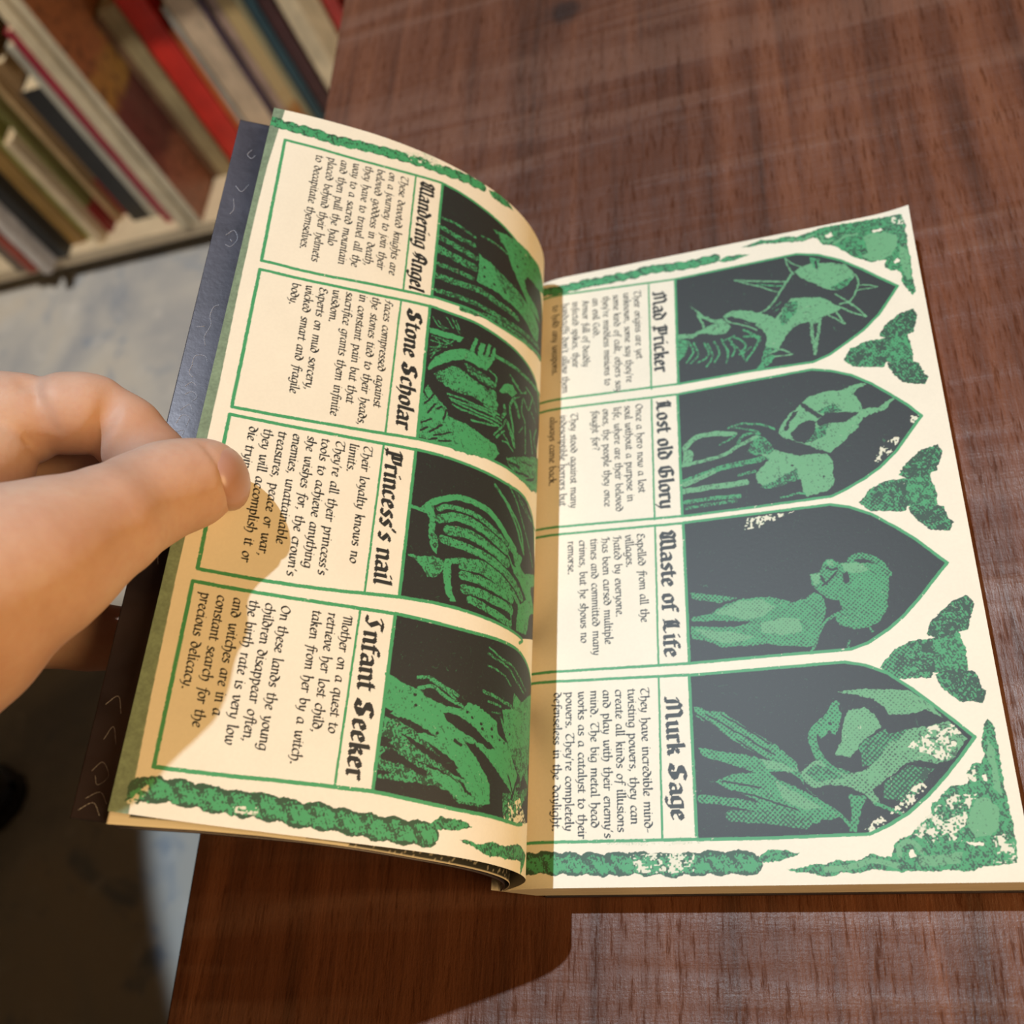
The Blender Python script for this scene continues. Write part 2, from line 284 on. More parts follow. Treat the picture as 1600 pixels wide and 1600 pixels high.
# ------------------------------------------------------------------ the printed pages
INK_LEFT=[
('P',9,(54.8,200.9,61.5,200.6,71.6,199.4,83.4,197.3,95.5,193.8,107.1,188.2,119,178.4,109,163.6,93.1,159.6,80.1,157.6,70,157.9,62.1,157.1,55.7,156.4)),
('P',9,(55.5,152.9,62.5,153.2,70.3,153.9,80.4,153.6,91.5,153,103.2,150.6,114.4,145.9,106.3,128.2,107.1,112.3,96.2,110.5,86.1,110,76.2,109.5,65.7,108.4,56.4,107.5)),
('P',9,(56.4,104.2,64.1,104.7,74.4,104.8,86.5,104.8,96.5,105,103.9,100.9,106.4,92.7,116.6,78.7,123.5,70.9,97.4,61.1,86.7,61.4,77.8,61.5,68.2,61.5,56.7,60.8)),
('P',9,(56.1,56.2,65.1,56.2,76.2,56.2,89.6,57.1,97.7,56.7,106.3,52.9,122.8,49.3,113,29.9,110.1,14.7,97.2,11.4,87.8,11.1,74.5,10.9,55.7,12)),
('S',0.55,1.0,(56.1,187.1,61.2,187.4,68.2,186.1)),
('S',0.55,1.6,(56,183.6,61.6,182.8,68,182.7)),
('S',0.55,2.0,(56.2,179.4,62,178.8,69.4,178.2)),
('S',0.55,2.8,(56.4,174.8,62.4,174.3,68.8,174.1)),
('S',0.55,1.6,(56.1,169,62,169.6,68.6,169.8)),
('S',0.55,2.2,(56.5,164.7,62.8,165.2,72.4,166.7,78.3,166,88.3,166.2)),
('S',0.55,1.7,(57.1,159.4,63.3,160.3,71.3,161,79.8,161.2,91.6,162.7,104.7,166.1)),
('S',0.55,2.0,(65.9,156.6,71.6,157.6,78.8,159.1,86,159.4,95.2,160.5,107.3,163.7)),
('S',0.3,0.5,(55.8,183.4,59.7,183.4)),
('S',0.35,0.5,(56,183,63.6,181.8)),
('S',0.4,0.5,(62.8,160.6,71.3,161.4)),
('P',0.08,(70.5,180.9,71.6,180,75.1,180,79.8,178.1,84.8,177.3,90.8,176.1,98.4,175.9,104,173.7,103,166.9,99,166,92.9,168.5,86.7,169.4,81.5,169.6,76.9,169.9,70.2,169.3,70.5,174.5)),
('P',0.45,(75.6,179.8,79.8,178.1,84.8,177.3,90.8,176.1,92.6,172.6,86.6,170.9,81.4,172.2,77.7,175.1)),
('P',0.3,(82.7,171.4,90.9,173.5,101.2,171.5,101.5,166.3,92.9,169)),
('P',0.15,(75.2,193.6,81,195.8,87.9,197,94.8,198.1,102,199,108.3,197.4,113.5,195.3,101.3,188.5,93.5,187.2,91.1,184.1,93,180.6,102,179.4,105.7,176.7,94.2,176,89,179.7,84.4,184.1,81.4,189.3,78.2,192)),
('S',9,0.9,(85.7,190.7,85.8,190.7)),
('S',9,0.9,(88.5,194,88.5,194)),
('S',9,0.9,(86.9,186.5,87,186.5)),
('S',9,0.9,(91.5,191.3,91.5,191.3)),
('S',9,0.9,(93.9,196.2,94,196.2)),
('S',9,0.9,(98.4,194.1,98.4,194.1)),
('S',9,0.9,(89.8,192.2,89.8,192.2)),
('S',9,1.0,(72.7,176.4,72.7,176.4)),
('S',9,1.0,(77,172.3,77.1,172.3)),
('S',9,1.0,(81.8,172.2,81.9,172.2)),
('S',9,1.0,(72.9,173,73,173)),
('S',0.5,0.8,(70.7,188.2,75.5,188.5,81.5,188.2)),
('S',0.6,0.6,(76.3,194.1,78.9,190.8)),
('P',0.05,(56.1,145.3,60.1,145.9,67.6,146.6,66.1,144.4,61.9,143.9,56.3,143.3)),
('P',0.1,(56.8,131.3,58.7,135.5,62,139.1,66.3,142.1,69.7,143,70.7,146.2,71.4,148.8,72.3,148.4,71.5,143,72.9,142.1,73.3,147.8,75.1,148.2,74.7,144.1,75.2,143.2,76.5,149.2,77.6,148.9,76.6,143.9,77.5,144.4,78.6,148.9,79.6,148.2,79,144.5,77.6,141.1,75.9,138.8,73.6,138.6,71.3,139.3,68.3,138.8,64.6,137.1,61.2,134.4,57.3,130.6)),
('S',0.3,1.3,(79.8,145.9,86.4,146.6,94,147.2,101.8,148.2,110.7,150.7)),
('S',0.45,0.4,(56.9,149.4,58.8,147.1,62,147.4)),
('S',0.45,0.4,(62.9,151.7,64.3,149.6,66,147.4)),
('S',0.45,0.4,(58.6,148.8,60.8,146.6)),
('S',0.45,0.4,(61.2,150.9,63.6,148.3)),
('S',0.45,0.4,(64.4,151.4,65.7,148.8)),
('S',0.45,0.4,(57.2,142.6,63.2,143.2)),
('S',0.45,0.4,(57,141,62.1,141.8,64,143.6)),
('S',0.45,0.4,(56.8,138.7,62.2,140.9)),
('S',0.45,0.4,(57.1,136.2,60.4,139.3)),
('S',0.45,0.4,(58,142.7,59.8,141.2,58.5,138.1)),
('S',0.45,0.4,(57.6,135.1,58.6,137.2)),
('S',0.45,0.4,(60.4,142.8,63.8,142.1)),
('S',0.45,0.4,(57.3,137.6,60.6,141.1)),
('P',0.28,(61.8,132.4,64.8,135,68.6,135.3,72.2,133.5,75.9,133,79.8,131.8,81.5,129.6,81.2,126.8,76.3,127.1,71.8,127.6,67.6,127.1,63.1,127.4,61.4,128.8)),
('P',0.1,(68,132.4,72.3,132.6,76,131.7,77.1,128.8,72.6,129.2,67.5,129.2)),
('P',0.6,(58.9,130.4,61.4,132.3,63.3,129.6,61,128.3)),
('P',0.6,(68.4,137.9,73.7,137.7,80.5,135.8,80.2,133.8,73.9,134.3,69.9,135.5)),
('S',0.25,0.6,(62.4,125.2,67.8,125.4,74.6,125.4,82.2,126)),
('S',0.25,0.6,(62.6,124.2,68.7,124.1,76.5,124.5,83.3,124.9)),
('S',0.25,0.6,(65.5,123.7,72.2,123,83.4,123.6)),
('S',0.25,0.6,(68.9,121.7,74.9,122.1,82.5,122.2)),
('S',0.25,0.6,(72.5,119.8,78.7,120.8,81.5,121.8)),
('S',0.25,0.6,(76.4,126.6,81.2,126.4)),
('S',0.25,0.6,(66,122.2,68.9,121.7)),
('S',0.25,0.6,(71.2,124.7,78.4,124.8)),
('P',0.22,(55.8,120.8,57.8,125.7,58.8,124,62.5,121.6,64.2,120.2,64.8,117.9,67.7,117.8,71.4,117.6,75.3,116.8,78.1,115.9,81.5,115.3,83.1,113.2,81.3,110.2,75.9,108.7,69.3,107.8,63.4,108,57,108.2)),
('P',0.05,(68.8,114.1,73.7,114.8,79.2,113.8,77.6,110.6,71.2,109.7)),
('P',9,(59.3,126.3,62.8,126.8,65.1,123.5,63.3,121.5,60.9,122.3)),
('S',9,0.6,(56.9,113,60,115.3)),
('S',9,0.6,(59.7,110.8,63.2,114.4)),
('S',9,0.6,(61.3,110.3,66.1,113)),
('S',9,0.6,(63,109.1,66.3,110.3)),
('S',9,0.6,(57.3,119.3,60,123.6)),
('S',9,0.6,(58.7,116.9,60.6,120.5)),
('S',9,0.6,(57.1,110.7,59.2,112.2)),
('S',9,0.6,(63.4,116.2,64.2,119.8)),
('S',9,0.6,(56.5,123.6,57.9,121.6)),
('S',9,0.6,(61.2,119.1,62.6,120.4)),
('S',9,0.6,(59.6,108.3,62.1,109.6)),
('P',0.12,(81.6,134.6,83.5,137.9,87.5,139.7,90.1,138.1,87.7,135.6,85.3,135.8,82.7,134.3)),
('P',0.3,(77.7,133.5,80.7,133.2,80.7,126.1,82.5,122.7,79.8,124.4,78.1,127.9)),
('S',0.3,0.9,(95.1,141.8,87.8,134.5,86.9,129.5,88.3,125.8,89.3,119.8)),
('S',0.3,1.4,(89.1,134.3,91.3,130.6)),
('S',0.3,1.2,(84,130.5,84.7,128.2,83.8,126.4)),
('S',0.3,0.6,(93,137.6,92.9,133,95.1,129.8,95.7,119.9)),
('S',0.3,0.7,(99.8,143,97.2,136.6,93.7,138.5)),
('S',0.3,0.6,(80.8,118.4,83.5,122.3,85.4,126)),
('S',0.3,0.6,(84.3,118,86.5,118.3,88.9,117)),
('S',0.3,1.3,(86,125.4,88,122.1,89.7,119.1)),
('S',0.3,0.5,(91.6,125,93.6,128)),
('S',0.3,0.9,(98.6,129.7,101.2,123.2)),
('S',0.3,0.6,(99.2,136.9,102.8,135.6)),
('S',0.3,0.5,(77.3,139.5,80.3,138.4,80,135.1)),
('S',0.3,0.5,(72,136,78.1,134.6)),
('S',0.3,0.6,(81.8,118,84.6,121.6)),
('S',0.3,0.5,(86.1,142.6,90.6,140.8)),
('S',0.3,0.6,(87.3,141.5,92.1,139.8,95.1,141.6)),
('S',0.3,0.7,(95,143.6,99.8,142.6,103.9,140.1)),
('S',0.3,0.8,(104.5,133.9,102,128.7,105.3,126.2)),
('S',0.3,0.5,(84.7,120.4,87,118.6)),
('P',9,(80.8,131.1,83.2,134.8,85.7,134.2,84,131,82,129.9)),
('S',9,0.8,(88.9,136.5,92.2,138.9,96,141.4)),
('P',0.38,(86.3,113.2,95.8,118.8,110,126.8,111.4,114.8,101.1,109.8,92.6,109.2,87.5,111.2)),
('S',9,0.9,(87.5,112.4,92.4,113.3)),
('S',9,0.8,(91.2,110.9,98.8,113.4)),
('S',9,0.9,(97.1,111.2,103.2,115.1)),
('S',9,0.5,(93.6,115.7,100.5,118.3)),
('S',0.3,1.4,(64.9,88.4,67,89.8,71.8,90.4,76.8,90,82.4,88.4,88,86.1)),
('S',0.3,2.6,(65.3,85.6,71.2,87.8,77.9,87,83.6,85.3,87.9,83.8)),
('S',0.3,2.8,(68.1,83,74,83.7,80,82.7,88.4,80.3)),
('S',0.3,2.4,(66.8,79.9,72.7,79.7,79.4,79.2,84.6,78.2,91.3,76,96.2,73)),
('S',0.3,1.7,(70.8,74.7,75.4,75.9,79.6,76.5,85.3,75.4,90.8,73.3,94.9,70.3)),
('S',0.3,2.2,(73.2,73.9,78.9,74.6,84.9,73.5,90.3,71.9)),
('S',0.3,2.6,(73.6,71.2,78.2,71.5,83.6,71.1,91,70.3)),
('S',0.3,2.6,(74.5,67.6,79.4,67.8,85.8,67.4,91.2,67.2)),
('S',0.3,2.2,(76.3,65,80.5,64.5,87.1,63.4,90.9,62.9)),
('S',0.08,1.0,(68.9,86.7,74.5,87,80.7,85.7)),
('S',0.08,1.0,(74.8,83.4,80.1,82.3,85.9,80.7)),
('S',0.08,0.8,(72.7,79.4,78.5,79.1,86.1,77.6)),
('S',0.08,0.8,(77.4,71.1,83.7,70.8,88.8,70.2)),
('S',0.08,1.9,(60.8,87.4,63.9,90.5,69.5,93.4,75.2,93.8,80.2,93.3,84.2,91.3,88.1,88.3,91.9,86)),
('S',9,0.5,(65.5,90.3,70,92.4,75.3,92.7,80.3,91.7,84.8,89.3)),
('S',0.1,1.1,(56.9,86.8,59,86.8,61.1,86.5)),
('P',0.12,(60.8,88.1,63.3,89.3,64.1,85.3,64.3,81.5,65.7,78.1,65.5,75.2,64.8,75.2,63.3,77.4,62.4,80.9,62.6,84.8,60.9,86.4)),
('P',0.5,(63,80.4,64.5,80.8,65.5,78,65.1,76.4,63.7,77.5)),
('P',0.4,(57.6,73.3,60.8,73.4,64.8,74.3,67.8,73.8,68,71.3,66,68.9,63.5,68.3,61.3,71)),
('P',0.15,(58.4,73,63.3,73.9,64.5,72.9,61.3,72.1)),
('P',0.06,(68.1,74.7,70.7,75.4,69.8,72.9,70.1,68.9,71.2,64.8,72.4,63.3,70.6,63,69,65,68,69.1,67.9,72.7)),
('S',0.2,0.9,(82.4,102.3,86.9,98.9,91.3,94.7,96.9,86.7)),
('S',0.15,0.8,(84,101.3,91.9,95.8,95.4,91.7,96.8,87.9)),
('S',0.4,0.6,(87.9,105.2,92.2,101,97.2,94.3,104.6,86.3)),
('S',0.5,0.5,(90.7,104.9,97.7,100.5,112.4,99.6)),
('S',0.5,0.4,(92.8,103.9,101.9,100.1,110.3,99.4)),
('P',0.12,(91.9,85.6,96.2,85.5,94.9,82.1,98.2,80.8,104.8,84.3,115.2,86.5,102.5,78,106,75.6,109.8,73.6,102.5,70.5,100.4,63.4,94.1,62.4,94.9,70.3,99.6,73.5,96,76.3,91.7,78.7,88.4,83.7,89.4,86.5)),
('P',9,(88.8,84.8,91,84.4,93,80.9,91,80.8,89.3,82.9)),
('S',0.35,0.5,(91.1,71.1,91.7,61.9)),
('S',9,0.5,(93.1,77.7,98.7,73.9)),
('P',9,(103.1,79,108.5,82.4,112.3,79.6,104.8,76.6)),
('P',0.5,(56.3,30,60,29.6,64.6,27.6,69.5,23.8,74.8,20.5,78.6,18.1,81.3,15.5,77,17.5,72.9,19.2,68.3,20.1,63,21.7,59.3,23.2,56.2,25.1)),
('P',0.5,(56.2,22.7,60.8,22.4,66.1,20.5,71.5,18.6,76.3,16.3,80.9,14.7,84.2,12.6,77.4,12.4,74.1,14.9,68.8,14.7,62.3,15.1,56.3,15.6,56.3,18.6)),
('P',0.08,(55.3,40.8,58.1,39.7,61.6,38.5,64.7,38,68.2,37.2,71.5,35.3,76.3,35.6,77.9,37.5,81,37.1,84.4,36.1,87.6,34.3,88.3,31.8,92.5,30,95.5,25.9,97.2,23.8,96.8,18.9,94.7,18.4,89.5,21.9,85.2,24.8,80.8,27.8,77.8,27.2,82,24.4,85,20.8,86.4,17.6,86.4,14.1,82.8,13,80.5,15,77,16.8,74.5,19.4,76.7,20.9,74.2,22.5,71,24.1,67,25.8,64.7,27.2,67.5,28.1,69.9,26.7,65.6,29.1,60.6,30.4,56.2,31.1)),
('P',0.12,(68.4,19.4,73.7,18.6,79.2,15.8,82.8,13,78.2,12.9,73.2,15.4,70.1,17.3)),
('P',9,(71,33.6,75.7,33.8,80.1,31.7,87,27.8,85,27.1,80.3,28.8,75.1,30.2,72.2,31.8)),
('P',9,(77.8,27.4,80.5,25.9,83.9,23.1,88.5,20.6,91,17.5,91,12.4,87,12.5,86.3,17.6,84.5,20.7,81.5,24)),
('P',9,(58.8,30.4,63.6,29.9,67.1,28.4,70.3,26.8,65.3,27.7,60.8,29)),
('P',9,(60.7,26.5,65.6,24.9,71.1,22.7,74.6,21.9,78.6,18.1,76.1,18.7,71.2,21,66.2,22.9)),
('P',9,(56.6,20.7,58.7,22.4,61.6,21.5,68.5,18.4,67.9,17.3,61.9,19.1,56.9,19.7)),
('P',9,(56.1,14.7,65.9,15.6,73.3,15.1,76.8,12.5,56.1,11.8)),
('P',9,(56.1,32.1,58.3,31.6,57,30.1,56.2,30)),
('P',9,(56.2,25.1,59.1,24.5,57.2,23.2,56.3,22.7)),
('P',9,(56.1,17.1,59.7,16.9,58.7,16.3,56.3,16.1)),
('P',9,(75.9,18.1,78.2,17.4,80.9,14.9,78.8,15.4)),
('S',0.3,0.9,(63.8,41,67,41.7,69.8,40.5,74.8,38.6)),
('S',0.3,0.9,(64.2,38.5,68,39.4,72.1,37.3,76.3,36.3)),
('S',0.3,0.6,(67,41.1,71.1,39.3,74.5,37.4)),
('P',9,(64.7,37.8,68.2,37.6,71.4,36.4,76.1,35.7,71.5,35.2,67.5,36.2)),
('S',9,0.8,(77.9,35,77.9,35)),
('S',9,0.8,(79.5,33.9,79.5,33.9)),
('S',9,0.8,(82.2,33.1,82.3,33.1)),
('S',9,0.8,(82.8,31.9,82.8,31.9)),
('S',9,0.8,(85.9,32.5,85.9,32.5)),
('S',9,0.8,(63.5,36.6,63.5,36.6)),
('S',9,0.8,(64,34,64,34)),
('S',9,0.8,(70,28.1,70.1,28.1)),
('S',9,0.8,(75,27.3,76.9,26.4)),
('S',0.1,1.2,(71.2,34.3,74,34.4,77.3,33.6)),
('P',0.2,(94.3,44.4,98.4,43.5,108.5,49.5,111.7,43.7,104.5,29.5,106.6,22.6,97.9,26.6,92.5,30,90.5,33.2,89.5,38.6,93.9,40.3)),
('P',0.45,(92.6,29.2,117.3,37.3,95.5,19.7,100,21.6,96.3,26.1)),
('S',9,0.7,(100.6,40.9,100.6,40.9)),
('S',9,0.7,(93,33.1,93,33.1)),
('S',9,0.7,(90.7,30.2,90.7,30.2)),
('S',9,0.7,(86.3,30.6,86.3,30.6)),
('S',9,0.7,(88.9,30.5,89,30.5)),
('S',0.45,0.6,(83.7,53.7,88.6,52.1,93.8,51.4,101.2,47.5)),
('S',0.45,0.6,(83.3,52,91.2,50.5,95.6,48,100.2,46.3)),
('S',0.45,0.5,(83.5,48.9,88.9,48.2,92.8,46.2)),
('S',0.45,0.9,(82.5,41.6,89.4,40.9,93.2,40.5)),
('S',0.45,0.6,(84.2,39.4,88.9,39.2)),
('S',0.45,0.5,(85.8,36.8,88.5,37.4)),
('S',0.45,0.6,(88.8,36.5,90.4,33.9)),
('P',0.5,(91,17.5,107.5,23.2,95.5,11.9,94.5,11.1,91.3,12.3)),
('S',9,0.7,(94.8,17,98,24)),
('S',9,0.7,(98.4,19.3,101.9,25.1)),
('S',9,0.6,(93.1,22.4,95.3,18.6)),
('P',7,(92.9,15.5,99.4,18.1,104.7,13.2,91.5,10.3)),
('P',6,(-1.9,211.7,3.5,211.7,2.9,202.7,2,186.1,1.8,166,2,140.5,2.6,110.9,2.8,82.2,2.9,53.7,3.4,25.2,4.1,3.6,4.3,-0.4,-0.4,-3,-1.8,3.3,-2.1,53.4,-0.9,116,-2.4,192.5)),
('R',4.0,(0.4,204.3,3.7,203.8,8.6,203.5,13.6,203.2,18.6,202.9,24.1,203.2,30.2,203.7,35.9,204.2,41.7,204.8,47.1,205.6,52.6,205.9,58.4,206.9,63.8,207.9,68.7,208.4)),
('P',7,(41.4,207.3,49.6,210.8,53.8,206.9,43,204.2)),
('P',0.35,(71.9,208.9,75.5,210.1,80.7,209.9,83.4,208.3,77.4,206.7,73.4,206.9)),
('P',0.4,(80.3,212.7,87.2,214.9,94.5,215.1,102.2,214.7,110.7,212.4,101.4,211.4,92,212,85.3,211.7)),
('P',0.35,(3,2.5,3.9,5.1,5.8,7.7,7.7,8.3,8.7,3.6,6.9,3.1,5.3,2.3)),
('R',5.8,(5.2,5,7.1,5.5,9.5,5.9,12.8,5.9,15.8,5.9,18.9,5.6,22.1,5.5,25.5,5.2,28.8,5.6,32,5.5,36,5.2,39.8,4.8,43.3,4.9,46.9,4.8,51.1,4.5,56.7,4.2,63,4,69.7,4.2)),
('P',7,(3.6,2.3,6.5,6.8,7.5,4.9,4.6,2)),
('P',7,(25.4,4.4,31,5.1,31.2,3.6,25.6,2.9)),
('P',0.35,(70,6.7,73.1,8.6,76.6,8.7,81.7,7.8,76.9,5.7,72,5.6)),
('P',0.4,(78.4,4,79.8,4.5,84.2,3.9,88,5.2,92.4,5,98.8,7.1,106,5.5,101.3,-0.2,101.3,3,97.2,2.8,92.7,1.9,90.6,2.5,87.1,1.7,83.8,2.7)),
('P',0.4,(107.4,10.8,113.6,12.4,107.7,5,111.7,6.2)),
('S',5,0.9,(54.8,200.9,61.5,200.6,71.6,199.4,83.4,197.3,95.5,193.8,107.1,188.2,109.1,181.6)),
('S',5,0.9,(55.7,156.4,62.1,157.1,70,157.9,80.1,157.6,93.1,159.6,113.7,166.7)),
('S',5,0.9,(55.5,152.9,62.5,153.2,70.3,153.9,80.4,153.6,91.5,153,103.2,150.6,108,141.6)),
('S',5,0.9,(56.4,107.5,65.7,108.4,76.2,109.5,86.1,110,96.2,110.5,115.4,117.2)),
('S',5,0.9,(56.4,104.2,64.1,104.7,74.4,104.8,86.5,104.8,96.5,105,103.9,100.9,106.4,92.7)),
('S',5,0.9,(56.7,60.8,68.2,61.5,77.8,61.5,86.7,61.4,97.4,61.1,96.2,59.4)),
('S',5,0.9,(56.1,56.2,65.1,56.2,76.2,56.2,89.6,57.1,97.7,56.7,106.3,52.9,113.6,46.2)),
('S',5,0.9,(55.7,12,74.5,10.9,87.8,11.1,97.2,11.4,101.3,12.3)),
('S',5,0.95,(5.3,197.9,15.7,197.8,27.5,197.7,39.5,198.6,54.8,200.9)),
('S',5,0.95,(5.3,197.9,6.2,151.5)),
('S',5,0.95,(6.2,151.5,22.5,151.8,41,153.9,56.2,156.3)),
('S',5,0.95,(6.3,148.4,19.4,148.7,37.6,150.1,56,152.8)),
('S',5,0.95,(6.3,148.4,6.9,103.1)),
('S',5,0.95,(6.9,103.1,21.2,103.9,39.9,105.4,56.4,107.5)),
('S',5,0.95,(6.8,100.8,21.6,101.4,40.3,102.5,56.4,104.1)),
('S',5,0.95,(6.8,100.8,7.2,57.5)),
('S',5,0.95,(7.2,57.5,24,57.9,39.6,58.9,56.6,60.8)),
('S',5,0.95,(6.8,54.2,21.5,54.5,37,55.1,56.1,56.1)),
('S',5,0.95,(6.8,54.2,7.2,10.5)),
('S',5,0.95,(7.2,10.5,20.7,10.9,36.2,11.5,55.7,12)),
('S',5,0.9,(54.8,200.9,55.7,156.4)),
('S',5,0.9,(55.5,152.9,56.4,107.5)),
('S',5,0.9,(56.4,104.2,56.6,60.8)),
('S',5,0.9,(56.1,56.2,55.7,12)),
('S',5,0.6,(45.8,199.3,46.8,154.8)),
('S',5,0.6,(46.6,151,47.3,106.2)),
('S',5,0.6,(47.3,103,47.6,60.2)),
('S',5,0.6,(47.1,55.7,46.8,11.7)),
]
